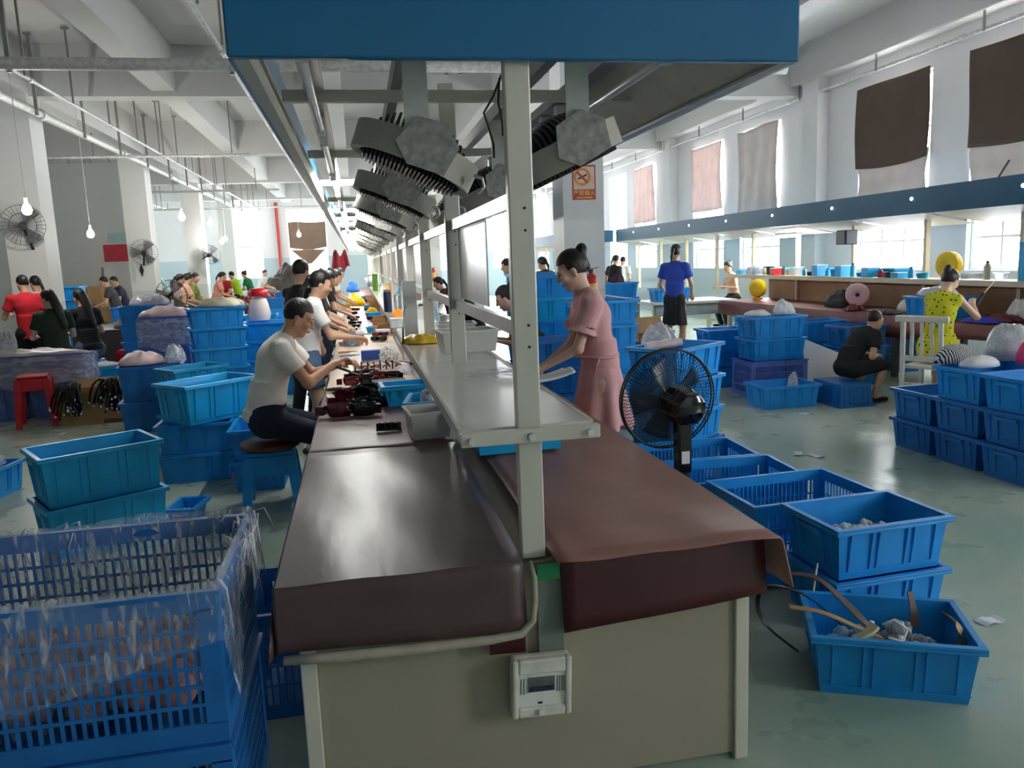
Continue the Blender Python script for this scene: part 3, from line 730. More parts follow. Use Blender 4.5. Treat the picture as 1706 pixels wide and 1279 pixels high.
# polythene liner draped over the rim
def liner():
    b = MB(); L, W, H = PERF['G']; ph = 1.3
    def fn(u, v):
        # u runs round the rim, v from inside to outside
        per = u*4; s = int(per) % 4; f = per-int(per)
        cs = [(-L/2, -W/2), (L/2, -W/2), (L/2, W/2), (-L/2, W/2)]; a = cs[s]; c = cs[(s+1) % 4]
        x = a[0]+(c[0]-a[0])*f; y = a[1]+(c[1]-a[1])*f
        wv = math.sin(u*55)*.012+math.sin(u*23+1)*.014
        if v < .4:
            q = v/.4; k = .90+.07*q; z = .41+.012 - (1-q)*(.30+.05*math.sin(u*19)); k += wv*.6
        elif v < .6:
            q = (v-.4)/.2; k = .97+.08*q; z = .425+.02*math.sin(q*3.14)+wv*.5
        else:
            q = (v-.6)/.4; k = 1.05+wv*1.2+.03*q; drop = .16+.12*math.sin(u*9+ph)+(.16 if s == 1 else 0); z = .42-q*max(.03, drop)
        return (x*k, y*k, z+.40)
    b.grid(fn, 160, 20); return b
o = obj('plastic_liner', liner(), LINER, smooth=180, loc=(GX, GY, 0)); tag(o, 'crinkled clear polythene liner over the near left lattice crate', 'plastic bag')
b = MB(); rr_ = random.Random(4)
for i in range(70):
    L, W, H = PERF['G']; back = i % 2
    x = rr_.uniform(-L/2, L/2) if back else L/2+rr_.uniform(-.02, .03); y = W/2+rr_.uniform(-.02, .02) if back else rr_.uniform(0, W/2+.03)
    z = .81+rr_.uniform(.0, .03); l = rr_.uniform(.03, .10)*(1 if back else 2.2)
    b.tube([(x, y, z), (x+rr_.uniform(-.03, .03), y+rr_.uniform(-.01, .02), z+.006), (x+rr_.uniform(-.05, .05), y+rr_.uniform(-.0, .03), z-l)], [.001, rr_.uniform(.002, .005), .001], 5)
obj('creases', b, FILMW, o, smooth=180)['kind'] = 'stuff'
# pink parts lying in the liner
def lumps(label, name, c, size, n_, mats, seed, cat, rr=(.02, .045), dome=.0, kind='stuff', rz=0.):
    r_ = random.Random(seed); b = MB()
    for i in range(n_):
        x = (r_.random()-.5)*size[0]; y = (r_.random()-.5)*size[1]; e = 1-(2*x/size[0])**2*.6-(2*y/size[1])**2*.6
        z = r_.random()*size[2]*max(.15, e)+dome*max(0, e); s = r_.uniform(*rr)
        q = Euler((r_.random()*6, r_.random()*6, r_.random()*6)).to_matrix().to_4x4(); q.translation = Vector((x, y, z+s*.4))
        b.lathe([(s*.2, -s*.5), (s*.75, -s*.3), (s*.85, .1*s), (s*.5, s*.45), (s*.1, s*.55)], 7, q)
    o = obj(name, b, mats, smooth=70, loc=c, rot=(0, 0, rz)); tag(o, label, cat, kind=kind); return o
lumps('pinkish plastic parts heaped in the near left lattice crate', 'plastic_parts', (GX, GY, .46), (.62, .42, .17), 260, mat('pale_pink_parts', (214, 160, 158), .35, var=.35, scale=9), 3, 'parts', (.03, .05))
lumps('grey and pink parts in the lower near left crate', 'plastic_parts', (GX, GY, .05), (.62, .42, .2), 160, mat('mixed_grey_parts', (150, 110, 116), .35, var=.5, scale=9), 4, 'parts', (.03, .05))

# left of the bench
x, y, a = by_front((62, 768), (278, 730), .6, 'M')
l2 = stack('M', x, y, a, 2, 'standing alone behind the lattice crate', BLUE2, True, jit=.01)
tag(obj('goggle_shell', MB().lathe([(.06, 0), (.09, .03), (.08, .06), (.05, .05)], 18), BLACKG, smooth=60, loc=(x+.12, y+.08, .36)), 'black shiny part lying in the upper crate', 'part')
p = onz(312, 868, 0); crate('S', p.x, p.y+.05, 0, R(80), 'small blue tray of white tags beside the double stack', BLUE, True, 'small blue trays')
lumps('white paper tags in the small blue tray', 'paper_tags', (p.x, p.y+.05, .03), (.15, .08, .03), 30, PAPER, 12, 'tags', (.012, .02), rz=R(80))
stack('T', -1.30, 6.38, R(2), 2, 'under the tilted tray behind the seated man', [BLUE, BLUE], True)
x, y, a = by_front((322, 660), (428, 641), .69, 'M'); crate('M', x, y, .465, a, 'bright blue tray set askew on the stack behind the seated man', BLUE2, True)
stack('T', -.79, 6.05, R(90), 2, 'just behind the blue stool of the seated man', BLUE, True)
stack('T', -1.35, 7.0, R(5), 2, 'hidden partly behind the tilted tray', BLUE, False)
x, y, a = by_front((290, 619), (376, 607), .69, 'T'); y += .06; stack('T', x, y, a, 3, 'holding pink parts left of the tall stack', [BLUE, BLUE2, BLUE2], False)
lumps('pink rods in the open crate left of the tall stack', 'pink_rods', (x, y, .5), (.34, .18, .10), 40, mat('coral_pink_parts', (236, 140, 130), .4), 21, 'parts', (.02, .035), rz=a)
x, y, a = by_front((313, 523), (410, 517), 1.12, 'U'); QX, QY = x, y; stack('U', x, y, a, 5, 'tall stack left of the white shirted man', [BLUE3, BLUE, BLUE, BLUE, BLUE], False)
x, y, a = by_front((412, 533), (466, 530), .98, 'U'); stack('U', x+.05, y, 0, 4, 'right of the tall stack near the bag', BLUE, False)
tag(obj('parcel_bag', MB().lathe([(.02, 0), (.12, .01), (.14, .08), (.12, .2), (.1, .27), (.06, .29), (.01, .3)], 14), mat('white_printed_bag', (228, 214, 208), .6, var=.1, scale=8), smooth=60, loc=(x-.06, y+.1, .945)), 'white bag with red knot standing on a crate', 'bag')
tag(obj('bag_knot', MB().lathe([(.02, 0), (.12, .01), (.135, .05), (.1, .1), (.05, .11)], 12), REDP, smooth=60, loc=(x-.06, y+.1, 1.25)), 'red folded top on the white bag', 'bag')
# pink bagged bins
x, y, a = by_front((232, 540), (312, 536), .98, 'D'); stack('D', x, y, a, 3, 'violet bin of bagged pink parts', PURP, False, jit=.0, z0=-.03)
PINKM = mat('pale_pink_film', (238, 206, 208), .45, var=.12, scale=10)
def wrap_film(label, c, L, W, z0, z1, rz, m):
    def fn(u, v):
        a = u*2*math.pi; cc, ss = math.cos(a), math.sin(a); k = 1/max(abs(cc), abs(ss))**.9; w = 1+.02*math.sin(a*9)+.015*math.sin(a*17+v*7)
        return (L/2*cc*k*w, W/2*ss*k*w, z0+v*(z1-z0)+.04*math.sin(a*5)*(1-v))
    o = obj('plastic_bag', MB().grid(fn, 64, 8), m, smooth=180, loc=c, rot=(0, 0, rz)); tag(o, label, 'bag'); return o
def mound(name, label, cat, c, sx, sy, h, m, seed, bumps=.25):
    r_ = random.Random(seed); ph = [r_.random()*6 for _ in range(10)]
    def fn(u, v):
        a = u*2*math.pi; q = v; k = q*q*(3-2*q)
        w = 1+bumps*.25*k*(math.sin(3*a+ph[0])+.7*math.sin(5*a+ph[1])+.4*math.sin(11*a+ph[2]))
        cx, cy = q*math.cos(a), q*math.sin(a)
        z = h*(max(0, 1-q**2.4))**.55*(1+bumps*.55*(.7*math.sin(cx*5+ph[3])*math.sin(cy*4+ph[4])+.5*math.sin(cx*11+cy*6+ph[5])+.35*math.sin(cy*17-cx*7+ph[6])*math.sin(cx*13+ph[7])))
        return (sx/2*q*w*math.cos(a), sy/2*q*w*math.sin(a), max(0, z))
    b = MB().grid(fn, 48, 18); o = obj(name, b, m, smooth=75, loc=c, solid=.004); tag(o, label, cat); return o
wrap_film('hazy film hanging round the upper violet bin', (x, y, 0), .67, .49, .66, 1.03, a, film('hazy_liner', (214, 216, 232), .5, 6.))
mound('plastic_bag', 'translucent bag of pink parts heaped on the violet bin', 'bag', (x, y, 1.056), .62, .46, .12, PINKM, 5)
mound('cloth_heap', 'off white cloth heaped on the tall stack', 'cloth', (QX+.08, QY, 1.182), .5, .42, .1, mat('off_white_rag', (206, 202, 178), .85), 23, .3)
mound('plastic_bag', 'white crumpled film on the far blue crates', 'bag', (x-.36, y+.75, 1.182), .5, .42, .14, FILMW, 6)
stack('U', x-.42, y+.75, R(3), 5, 'behind the violet bin, left', BLUE, False)
p = ony(250, 596, 8.6); stack('D', p.x, 8.6, R(8), 2, 'below the violet bin with pink film on top', BLUE3, False, z0=-.04)
mound('plastic_bag', 'pink film spilling from the lower crates on the left', 'bag', (p.x-.09, 8.6, .69), .42, .42, .12, PINKM, 7)
mound('plastic_bag', 'clear knotted bag beside the pink film', 'bag', (p.x+.24, 8.6, .69), .2, .3, .17, FILM, 8)
p = onz(243, 684, 0); cb_ = crate('D', p.x, p.y+.2, 0, R(12), 'crate wrapped in a milky bag beside the carton', BLUE, False)
b = MB(); _L, _W = .66, .48
def wrap(u, v):
    a = u*2*math.pi; c, s = math.cos(a), math.sin(a); k = 1/max(abs(c), abs(s))**.85; w = 1+.03*math.sin(a*9)+.02*math.sin(a*17+v*7)
    return (_L/2*c*k*w*(.93+.1*v), _W/2*s*k*w*(.93+.1*v), .02+v*.37+.02*math.sin(a*5)*v)
o = obj('plastic_bag', MB().grid(wrap, 60, 8), film('hazy_bag', (210, 222, 236), .62), smooth=180, loc=(p.x, p.y+.2, 0), rot=(0, 0, R(12))); tag(o, 'milky bag drawn up around a crate beside the carton', 'bag')
x0, y0 = p.x, p.y
p = onz(150, 640, .0); stack('U', -3.3, 10.62, R(8), 2, 'low crates with newspaper behind the carton', BLUE2, False)
mound('newspaper', 'crumpled newspaper lying across the low crates', 'paper', (-3.3, 10.62, .478), .6, .4, .04, PAPER, 9, .5)
# far left bin and dark crates
stack('D', -4.09, 9.87, 0, 2, 'violet bin at the left edge under pinkish film', PURP, False, jit=0)
stack('D', -3.45, 9.87, 0, 2, 'violet bin next to the red stool', PURP, False, jit=0)
mound('plastic_bag', 'thin white film over the bins at the left edge', 'bag', (-3.77, 9.87, .728), 1.15, .4, .06, mat('pinkish_white_film', (232, 218, 222), .4, var=.1, scale=10), 11, .5)
HAZE = film('hazy_liner', (214, 216, 232), .5, 6.)
wrap_film('hazy film round the two violet bins at left', (-3.77, 9.87, 0), 1.34, .5, .38, .715, 0, HAZE)
mound('plastic_bag', 'white bag standing on the left edge bins', 'bag', (-3.98, 9.87, .815), .2, .16, .18, FILMW, 12, .4)
p = onz(8, 832, 0); stack('T', p.x-.2, p.y+.1, R(80), 1, 'cut off by left picture edge', BLUE, True)
mound('plastic_bag', 'clear film lump on the crate at the left picture edge', 'bag', (p.x-.2, p.y+.1, .238), .34, .4, .14, FILM, 13, .5)

# cardboard box with black cable bundles
c = onz(163, 706, 0); cx = thing('cardboard_box', 'open cardboard box hung with black cable bundles', 'box', (c.x, c.y+.2, 0), R(4))
for lo, hi in (((-.36,-.2,0),(.36,-.19,.36)), ((-.36,.19,0),(.36,.2,.36)), ((-.36,-.19,0),(-.35,.19,.36)), ((.35,-.19,0),(.36,.19,.36)), ((-.35,-.19,0),(.35,.19,.01))): obj('side', MB().box(lo, hi), CARD, cx)
for i, s in enumerate((1,)): obj('flap', MB().box((-.35, 0, 0), (.35, .006, .17)), CARD, cx, loc=(0, s*.2, .36), rot=(R(-120)*s if s < 0 else R(-60), 0, 0))
obj('tape', MB().box((.05, -.203, .0), (.3, -.2, .05)), mat('brown_tape', (96, 66, 40), .4), cx)
def bundle(cx0, cy0, zt, w, seed, label):
    r_ = random.Random(seed); b = MB(); e = thing('cable_bundle', label, 'cables', (cx0, cy0, zt), 0, 'black cable bundles')
    tips = MB()
    for i in range(46):
        x = r_.gauss(0, w*.35); y = r_.uniform(-.08, .02); l = r_.uniform(.12, .3); k = r_.uniform(-.08, .08)
        p0 = Vector((x*.6, y+.06, r_.uniform(-.02, .06))); p1 = Vector((x, y-.05, r_.uniform(0, .1))); p2 = Vector((x+k, -.12+r_.uniform(-.05, .02), -l))
        pts = [p0*(1-t)**2+p1*2*t*(1-t)+p2*t*t for t in (0, .25, .5, .75, 1)]
        b.tube(pts, .011, 5)
        if i % 3 == 0: tips.lathe([(.004, 0), (.011, .006), (.011, .018), (.004, .024)], 7, Matrix.Translation(p2+Vector((0, -.006, -.012))))
    obj('cables', b, BLACKG, e, smooth=60); obj('plug_tips', tips, PAPER, e, smooth=60)['kind'] = 'stuff'
bundle(c.x-.2, c.y-.03, .42, .17, 1, 'left black cable bundle draped over the cardboard box')
bundle(c.x+.2, c.y-.03, .44, .17, 2, 'right black cable bundle draped over the cardboard box')

# plastic stools
def stool(name, label, x, y, rz, m, w=.30, h=.46, cushion=None):
    e = thing('stool', label, 'stool', (x, y, 0), rz, 'plastic stools')
    obj('seat', MB().box((-w/2, -w/2, h-.03), (w/2, w/2, h)), m, e, bevel=.012)
    obj('apron', _ring(MB(), w+.02, w+.02, w-.01, w-.01, h-.16, h-.03), m, e, bevel=.004)
    s0 = .05
    for sx in (-1, 1):
        for sy in (-1, 1):
            b = MB(); lo = Vector((sx*(w/2+.02), sy*(w/2+.02), 0)); hi = Vector((sx*(w/2-.015), sy*(w/2-.015), h-.05))
            vs = []
            for c_, hw in ((lo, .028), (hi, .036)):
                vs += [(c_.x-hw, c_.y-hw, c_.z), (c_.x+hw, c_.y-hw, c_.z), (c_.x+hw, c_.y+hw, c_.z), (c_.x-hw, c_.y+hw, c_.z)]
            b.add(vs, [(0,3,2,1),(4,5,6,7),(0,1,5,4),(1,2,6,5),(2,3,7,6),(3,0,4,7)]); obj('leg', b, m, e, bevel=.006)
    if cushion: obj('cushion', MB().lathe([(.02, 0), (.17, .0), (.2, .015), (.2, .04), (.17, .055), (.02, .06)], 28), cushion, e, smooth=50, loc=(0, 0, h))
    return e
SEATC = mat('brown_leather', (96, 50, 36), .45, var=.2, scale=10)
stool('stool', 'blue plastic stool with round brown cushion under the seated man', -.66, 5.42, R(3), BLUE, .30, .40, SEATC)
stool('stool', 'red plastic stool beside the cardboard box', -3.54, 9.3, R(14), REDP, .30, .56)
stool('stool', 'cream plastic stool under the woman in dark green', -3.85, 11.0, R(8), CREAM, .30, .455)
stool('stool', 'blue stool beyond the cream stool', -3.72, 11.8, R(0), BLUE, .28, .445)
stool('stool', 'small red stool at the dark left work table', -3.4, 12.5, R(0), REDP, .28, .5)
# ---------------------------------------------------------------- right of the bench
x, y, a = by_front((1361, 1064), (1637, 1085), .225, 'T')
RFX, RFY, RFA = x, y, a
crate('T', x, y, 0, a, 'open crate of straps and scrap, nearest at the lower right', BLUE, True)
def in_crate(x, y, a, p): q = Matrix.Rotation(a, 3, 'Z') @ Vector(p); return Vector((x+q.x, y+q.y, q.z))
lumps('clear and metallic plastic scraps in the front right crate', 'scrap_pile', (x, y, .04), (.40, .25, .15), 150, mat('smoky_clear_scrap', (206, 212, 222), .08, var=.5, scale=20, trans=.2), 31, 'scrap', (.02, .04), rz=a)
def strap(pts, w, t, m, label, name='strap', n_=14):
    P = [Vector(p) for p in pts]; b = MB(); vs = []
    def cr(t_):
        k = t_*(len(P)-1); i = min(int(k), len(P)-2); f = k-i; p0, p1, p2, p3 = P[max(i-1,0)], P[i], P[i+1], P[min(i+2,len(P)-1)]
        return .5*((2*p1)+(p2-p0)*f+(2*p0-5*p1+4*p2-p3)*f*f+(3*p1-p0-3*p2+p3)*f**3)
    for i in range(n_+1):
        p = cr(i/n_); d = (cr(min(1, i/n_+.02))-cr(max(0, i/n_-.02))).normalized(); s = d.cross(Vector((0, 0, 1)))
        s = s.normalized() if s.length > .1 else Vector((1, 0, 0)); u = s.cross(d)
        vs += [p+s*w/2+u*t/2, p-s*w/2+u*t/2, p-s*w/2-u*t/2, p+s*w/2-u*t/2]
    fs = []
    for i in range(n_):
        for j in range(4): fs.append((i*4+j, i*4+(j+1) % 4, (i+1)*4+(j+1) % 4, (i+1)*4+j))
    fs += [(0,1,2,3), tuple(n_*4+j for j in (3,2,1,0))]
    o = obj(name, b.add(vs, fs), m, smooth=50); tag(o, label, 'strap'); return o
BRSTR = mat('dark_brown_strap', (70, 52, 44), .5, var=.15); TANSTR = mat('tan_strap', (168, 132, 88), .6, var=.12)
Yc = y
strap([onz(1462, 1052, .2), ony(1440, 1035, 2.42), ony(1405, 1000, 2.5), ony(1360, 962, 2.58), ony(1310, 955, 2.66)], .035, .004, BRSTR, 'dark brown strap arching out of the front right crate')
strap([onz(1470, 1062, .18), ony(1430, 1045, 2.4), ony(1370, 1020, 2.46), ony(1315, 1010, 2.5)], .032, .004, TANSTR, 'tan strap sticking out of the front right crate to the left')
strap([onz(1400, 1040, .18), ony(1340, 990, 2.5), ony(1280, 975, 2.6), ony(1262, 1000, 2.6), ony(1275, 1040, 2.55), ony(1330, 1085, 2.5)], .016, .004, BLACK, 'thin black band looping beside the bench corner')
strap([ony(1525, 1045, 2.42), ony(1522, 1015, 2.44), ony(1515, 985, 2.46)], .03, .004, BRSTR, 'short brown strap standing up in the front right crate')
strap([ony(1575, 1022, 2.3), ony(1590, 1035, 2.3), ony(1602, 1055, 2.28), ony(1603, 1078, 2.28)], .035, .004, TANSTR, 'short tan strap curled at the right end of the crate')
strap([ony(1425, 1065, 2.34), ony(1448, 1052, 2.32), ony(1458, 1040, 2.32)], .04, .012, mat('pale_yellow_foam', (220, 214, 176), .7), 'pale foam offcut on top of the straps', 'foam_offcut')
tag(obj('cable_tie', MB().tube([ony(1470, 1040, 2.32), ony(1490, 1032, 2.3), ony(1512, 1048, 2.28), ony(1505, 1068, 2.26), ony(1480, 1062, 2.26)], .004, 6), PAPER, smooth=180), 'white cable curled among the scraps', 'cable')
tag(obj('rod', MB().cyl(ony(1355, 985, 2.6), ony(1362, 938, 2.62), .004, n=6), STEEL), 'thin metal rod poking up behind the straps', 'rod')

x, y, a = by_front((1405, 889), (1584, 864), .45, 'T')
rs = stack('T', x, y, a, 2, 'with clear caps behind the front right crate', BLUE, True, jit=0, dr=0)
lumps('clear plastic caps heaped in the upper right crate', 'clear_caps', (x, y, .29), (.40, .25, .09), 220, mat('clear_cap_plastic', (226, 232, 240), .08, var=.2, scale=30, trans=.1), 33, 'caps', (.018, .028), rz=a)
x, y, a = by_front((1265, 852), (1485, 825), .43, 'P'); crate('P', x, y+.07, .03, a, 'blue lattice crate behind the crate of clear caps', BLUE, True, 'lattice crates')
tag(obj('rag', MB().box((-.2, -.15, 0), (.2, .15, .02)), PAPER, loc=(x, y+.07, .06)), 'white sheet in the bottom of the lattice crate', 'paper')
x, y, a = by_front((1150, 800), (1338, 785), .42, 'P'); crate('P', x, y, .0, a, 'lattice crate with handle hole behind the pedestal fan', BLUE, True, 'lattice crates')
x2, y2, a2 = by_front((1105, 768), (1264, 750), .42, 'P'); crate('P', x2, y2+.04, 0, a, 'lattice crate farthest of the three beside the fan', BLUE, False, 'lattice crates')
# tall stack behind fan
x, y, a = by_front((1112, 590), (1224, 567), .93, 'U'); stack('U', x, y, a, 4, 'tall stack right behind the pedestal fan', [BLUE3, BLUE, BLUE, BLUE], True, jit=.006)
tag(obj('foil_roll', MB().cyl((-.14, 0, 0), (.14, .02, .02), .03, n=10), mat('pinkish_foil', (214, 190, 186), .3, var=.2, scale=20), smooth=60, loc=(x-.08, y+.02, .93)), 'pinkish wrapped roll lying in the tall stack', 'roll')
stack('T', 1.52, 5.95, R(0), 2, 'between the bench and the tall stack', BLUE, False)
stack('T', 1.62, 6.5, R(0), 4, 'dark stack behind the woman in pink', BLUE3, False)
# crates beyond the seated woman, right of the bench
stack('U', 2.3, 7.35, R(0), 5, 'tall stack behind the seated woman in black', BLUE, False)
stack('U', 2.1, 8.35, R(0), 6, 'tallest stack left of the right pillar', [BLUE2, BLUE], False)
stack('U', 2.25, 10.25, R(0), 6, 'stack half hidden by the front post', [BLUE2, BLUE], False)
tag(obj('paper_sheet', MB().box((-.22, -.16, 0), (.22, .16, .012)), PAPER, loc=(2.3, 7.35, 1.22), rot=(0, R(10), 0)), 'white paper on the crates behind the seated woman', 'paper')
# behind the pillar
x, y, a = by_front((1013, 478), (1059, 470), 1.05, 'U'); 
stack('U', 3.98, 11.95, R(0), 5, 'of parts right of the pillar', BLUE, False)
lumps('small parts in a tray on top of the stack right of the pillar', 'small_parts', (3.98, 12.0, .98), (.4, .12, .14), 60, mat('tan_grey_parts', (190, 184, 170), .4, var=.3, scale=20), 41, 'parts', (.02, .035))
mound('bag', 'black and pink bag in the crates right of the pillar', 'bag', (4.0, 11.83, .97), .28, .1, .32, mat('dark_magenta_cloth', (70, 20, 48), .6, var=.6, scale=8), 17)
p = onz(1088, 602, 0); stack('U', 3.75, 9.75, R(-6), 2, 'under the open carton behind the fan', BLUE, False, z0=0)
cb2 = thing('cardboard_box', 'torn open carton lying on crates behind the fan', 'box', (3.72, 9.8, .478), R(12))
obj('side', MB().box((-.28, -.2, 0), (.28, -.19, .12)), CARD, cb2); obj('side', MB().box((-.28, .0, 0), (.28, .01, .32)), CARD, cb2, rot=(R(-25), 0, 0)); obj('base', MB().box((-.28, -.2, 0), (.28, .1, .01)), CARD, cb2); obj('flap', MB().box((-.28, -.01, 0), (.05, 0, .16)), CARD, cb2, loc=(0, -.2, .1), rot=(R(60), 0, R(8)))
mound('plastic_bag', 'white plastic bag behind the tall stack', 'bag', (3.5, 8.85, .476), .48, .35, .26, FILMW, 18, .35)
stack('U', 3.5, 8.85, R(-10), 2, 'under the white bag behind the tall stack', BLUE, False)
# mid stack with violet crate
x, y, a = by_front((1240, 605), (1358, 597), .40, 'P'); VX, VY = x, y
crate('P', x, y, 0, a, 'violet lattice crate under two blue ones in mid hall', PURP, True, 'lattice crates')
for i, m_ in enumerate((BLUE, BLUE)): crate('U', x+.02, y+.02, .404+i*.238, a+R(2)*i, ['blue crate between the violet lattice crate and the top one', 'topmost blue crate of mid hall stack, white paper inside'][i], m_, True)
mound('paper_sheet', 'white paper sticking up from mid hall crate', 'paper', (x+.17, y+.02, .885), .22, .2, .14, PAPER, 19, .4)
mound('plastic_bag', 'flat white bag on the mid hall crate', 'bag', (x-.13, y+.04, .885), .28, .28, .05, PAPER, 20, .4)
stack('T', x-.2, y+.75, R(0), 3, 'just behind the mid hall stack', BLUE, False)
stack('T', x+.45, y+.75, R(0), 3, 'behind the mid hall stack, right', BLUE, False)
x, y, a = by_front((1293, 645), (1382, 638), .235, 'U'); crate('U', x-.1, y, 0, a, 'single low blue crate in front of the violet lattice crate', BLUE, True)
mound('plastic_bag', 'pinkish twist of film in the low mid hall crate', 'bag', (x+.1, y+.12, .1), .12, .1, .2, FILMW, 22, .3)
stack('T', 5.68, 9.0, R(0), 3, 'standing behind the crouching boy, left', BLUE, False)
b = MB().prism([(-.16, 0), (.2, 0), (.24, .42), (-.2, .62)], -.003, .003, Matrix(((1,0,0,0),(0,0,1,0),(0,1,0,0),(0,0,0,1))))
tag(obj('foam_board', b, PAPER, loc=(5.0, 7.8, 0), rot=(R(-12), 0, R(-10))), 'white board leaning by the crouching boy', 'board')
crate('T', 4.83, 7.2, .23, R(90), 'upturned low blue crate the boy squats on', BLUE3, False, tilt=(math.pi, 0))
stack('T', 5.68, 8.2, R(0), 3, 'between boy and chair under the red table', BLUE3, False)
# crates forming the block at the right edge
for (yy, n_, nm) in ((5.29, 2, 'far end'), (4.83, 3, 'middle'), (4.37, 3, 'near end')):
    stack('U', 4.13+.32, yy, R(1.5), n_, 'block at the right edge, %s' % nm, [BLUE3, BLUE3, BLUE], True, jit=.004, dr=.006)
stack('U', 4.13+1.0, 4.9, R(0), 3, 'block at the right edge, rear', BLUE, True, jit=.01)
stack('U', 4.13+.99, 4.38, R(0), 3, 'block at the right edge, rear near', BLUE, False, jit=.01)
g_ = onz(1580, 606, .70); STR = mat('black_white_stripe', (120, 120, 122), .8, var=0)
_w = STR.node_tree.nodes.new('ShaderNodeTexWave'); _w.inputs['Scale'].default_value = 7; _w.inputs['Distortion'].default_value = 3
_cr = STR.node_tree.nodes.new('ShaderNodeValToRGB'); _cr.color_ramp.elements[0].position = .42; _cr.color_ramp.elements[1].position = .55; _cr.color_ramp.elements[0].color = (.012, .012, .013, 1); _cr.color_ramp.elements[1].color = (.7, .7, .72, 1)
STR.node_tree.links.new(_w.outputs[1], _cr.inputs[0]); STR.node_tree.links.new(_cr.outputs[0], STR.node_tree.nodes['Principled BSDF'].inputs['Base Color'])
mound('garment', 'black and white striped garment on the right edge crates', 'clothing', (g_.x+.06, g_.y+.0, .712), .34, .24, .13, STR, 25, .12)
mound('cloth_piece', 'plain white cloth lying before the striped garment', 'cloth', (g_.x+.06, g_.y-.24, .712), .3, .18, .07, PAPER, 28, .12)
g_ = onz(1665, 606, .70)
mound('plastic_bag', 'grey plastic shopping bag on the right edge crates', 'bag', (g_.x+.2, g_.y+.14, .712), .36, .3, .26, film('grey_white_bag', (206, 212, 214), .8), 26, .12)
mound('garment', 'pink cloth showing at the side of the grey shopping bag', 'clothing', (g_.x+.12, g_.y-.12, .712), .18, .12, .16, mat('pink_cloth', (226, 70, 122), .7), 27, .15)

# ---------------------------------------------------------------- pedestal fan
fc = ony(1112, 664, 3.62)
fan = thing('pedestal_fan', 'black pedestal fan seen from behind beside the bench', 'fan', (fc.x+.02, fc.y-.17, 0))
hd_c = Vector((-.02, .17, fc.z)); fdir = Vector((-.08, .99, .05)).normalized()
q = fdir.to_track_quat('Z', 'Y').to_matrix().to_4x4()
def fm(dz): m_ = q.copy(); m_.translation = hd_c+fdir*dz; return m_
RR = .25; g = MB(); f2 = MB()
def ringtube(b, m_, r, t, n=40, z=0): b.tube([m_ @ Vector((r*math.cos(6.2832*i/n), r*math.sin(6.2832*i/n), z)) for i in range(n+1)], t, 6, False)
M0 = fm(0)
for (b, s) in ((g, -1), (f2, 1)):
    ringtube(b, M0, RR, .005, 48, s*.012)
    for k in range(84):
        a = 6.2832*k/84; c_, s_ = math.cos(a), math.sin(a)
        b.tube([M0 @ Vector((r*c_, r*s_, s*z)) for r, z in ((.05, .085), (.12, .082), (.2, .055), (.238, .03), (RR, .012))], (.0017), 3, False)
    ringtube(b, M0, .05, .004, 20, s*.085); ringtube(b, M0, .16, .0018, 40, s*.068)
obj('rear_guard', g, BLACK, fan, smooth=60); obj('front_guard', f2, BLACK, fan, smooth=60)
for k in range(5):
    a = 6.2832*k/5
    def bl(u, v, a=a):
        r = .03+.17*u; w = (.03+.085*u)*(v-.5); t = a+w/max(r, .05)*1.1
        return M0 @ Vector((r*math.cos(t), r*math.sin(t), (v-.5)*.07))
    obj('blade', MB().grid(bl, 8, 6), mat('smoky_blue_blade', (50, 72, 100), .3, alpha=.75), fan, smooth=180, solid=.003)
obj('hub', MB().lathe([(.01, .03), (.04, .025), (.045, -.03), (.02, -.04)], 20, M0), BLACK, fan, smooth=50)
_mu = Matrix.Rotation(math.atan2((M0.to_3x3().inverted() @ Vector((0, 0, 1))).x, (M0.to_3x3().inverted() @ Vector((0, 0, 1))).y), 4, 'Z').inverted()
mh = MB(); hw_ = [(.05, -.075), (.082, -.09), (.085, -.17), (.07, -.25), (.045, -.262)]
mh.lathe([(r_*1.12, z) for r_, z in hw_], 8, M0 @ _mu @ Matrix.Rotation(R(22.5), 4, 'Z'))
obj('motor_housing', mh, BLACKG, fan, smooth=30, bevel=.008, label='black motor housing')
obj('rating_label', MB().box((-.082, -.028, -.145), (-.066, .028, -.10), M0 @ Matrix.Rotation(R(-60), 4, 'Z')), PAPER, fan)
neck = hd_c - fdir*.15; bp = Vector((0, 0, 0)); 
obj('column', MB().tube([neck+Vector((0, 0, -.05)), Vector((neck.x, neck.y, .62)), Vector((neck.x*.95, neck.y*.95, .52))], [.024, .03, .032], 14), BLACK, fan, smooth=60)
obj('control_panel', MB().box((neck.x-.035, neck.y-.042, .55), (neck.x+.035, neck.y+.03, .80)), BLACKG, fan, bevel=.01)
obj('sticker', MB().box((neck.x-.02, neck.y-.045, .60), (neck.x+.02, neck.y-.042, .66)), PAPER, fan)
obj('lower_pole', MB().cyl((neck.x*.95, neck.y*.95, .02), (neck.x*.95, neck.y*.95, .54), .016, n=12), STEEL, fan, smooth=60)
obj('base', MB().lathe([(.01, 0), (.2, 0), (.2, .015), (.15, .03), (.03, .045), (.02, .06)], 32, Matrix.Translation((neck.x*.95, neck.y*.95, 0))), BLACK, fan, smooth=40)

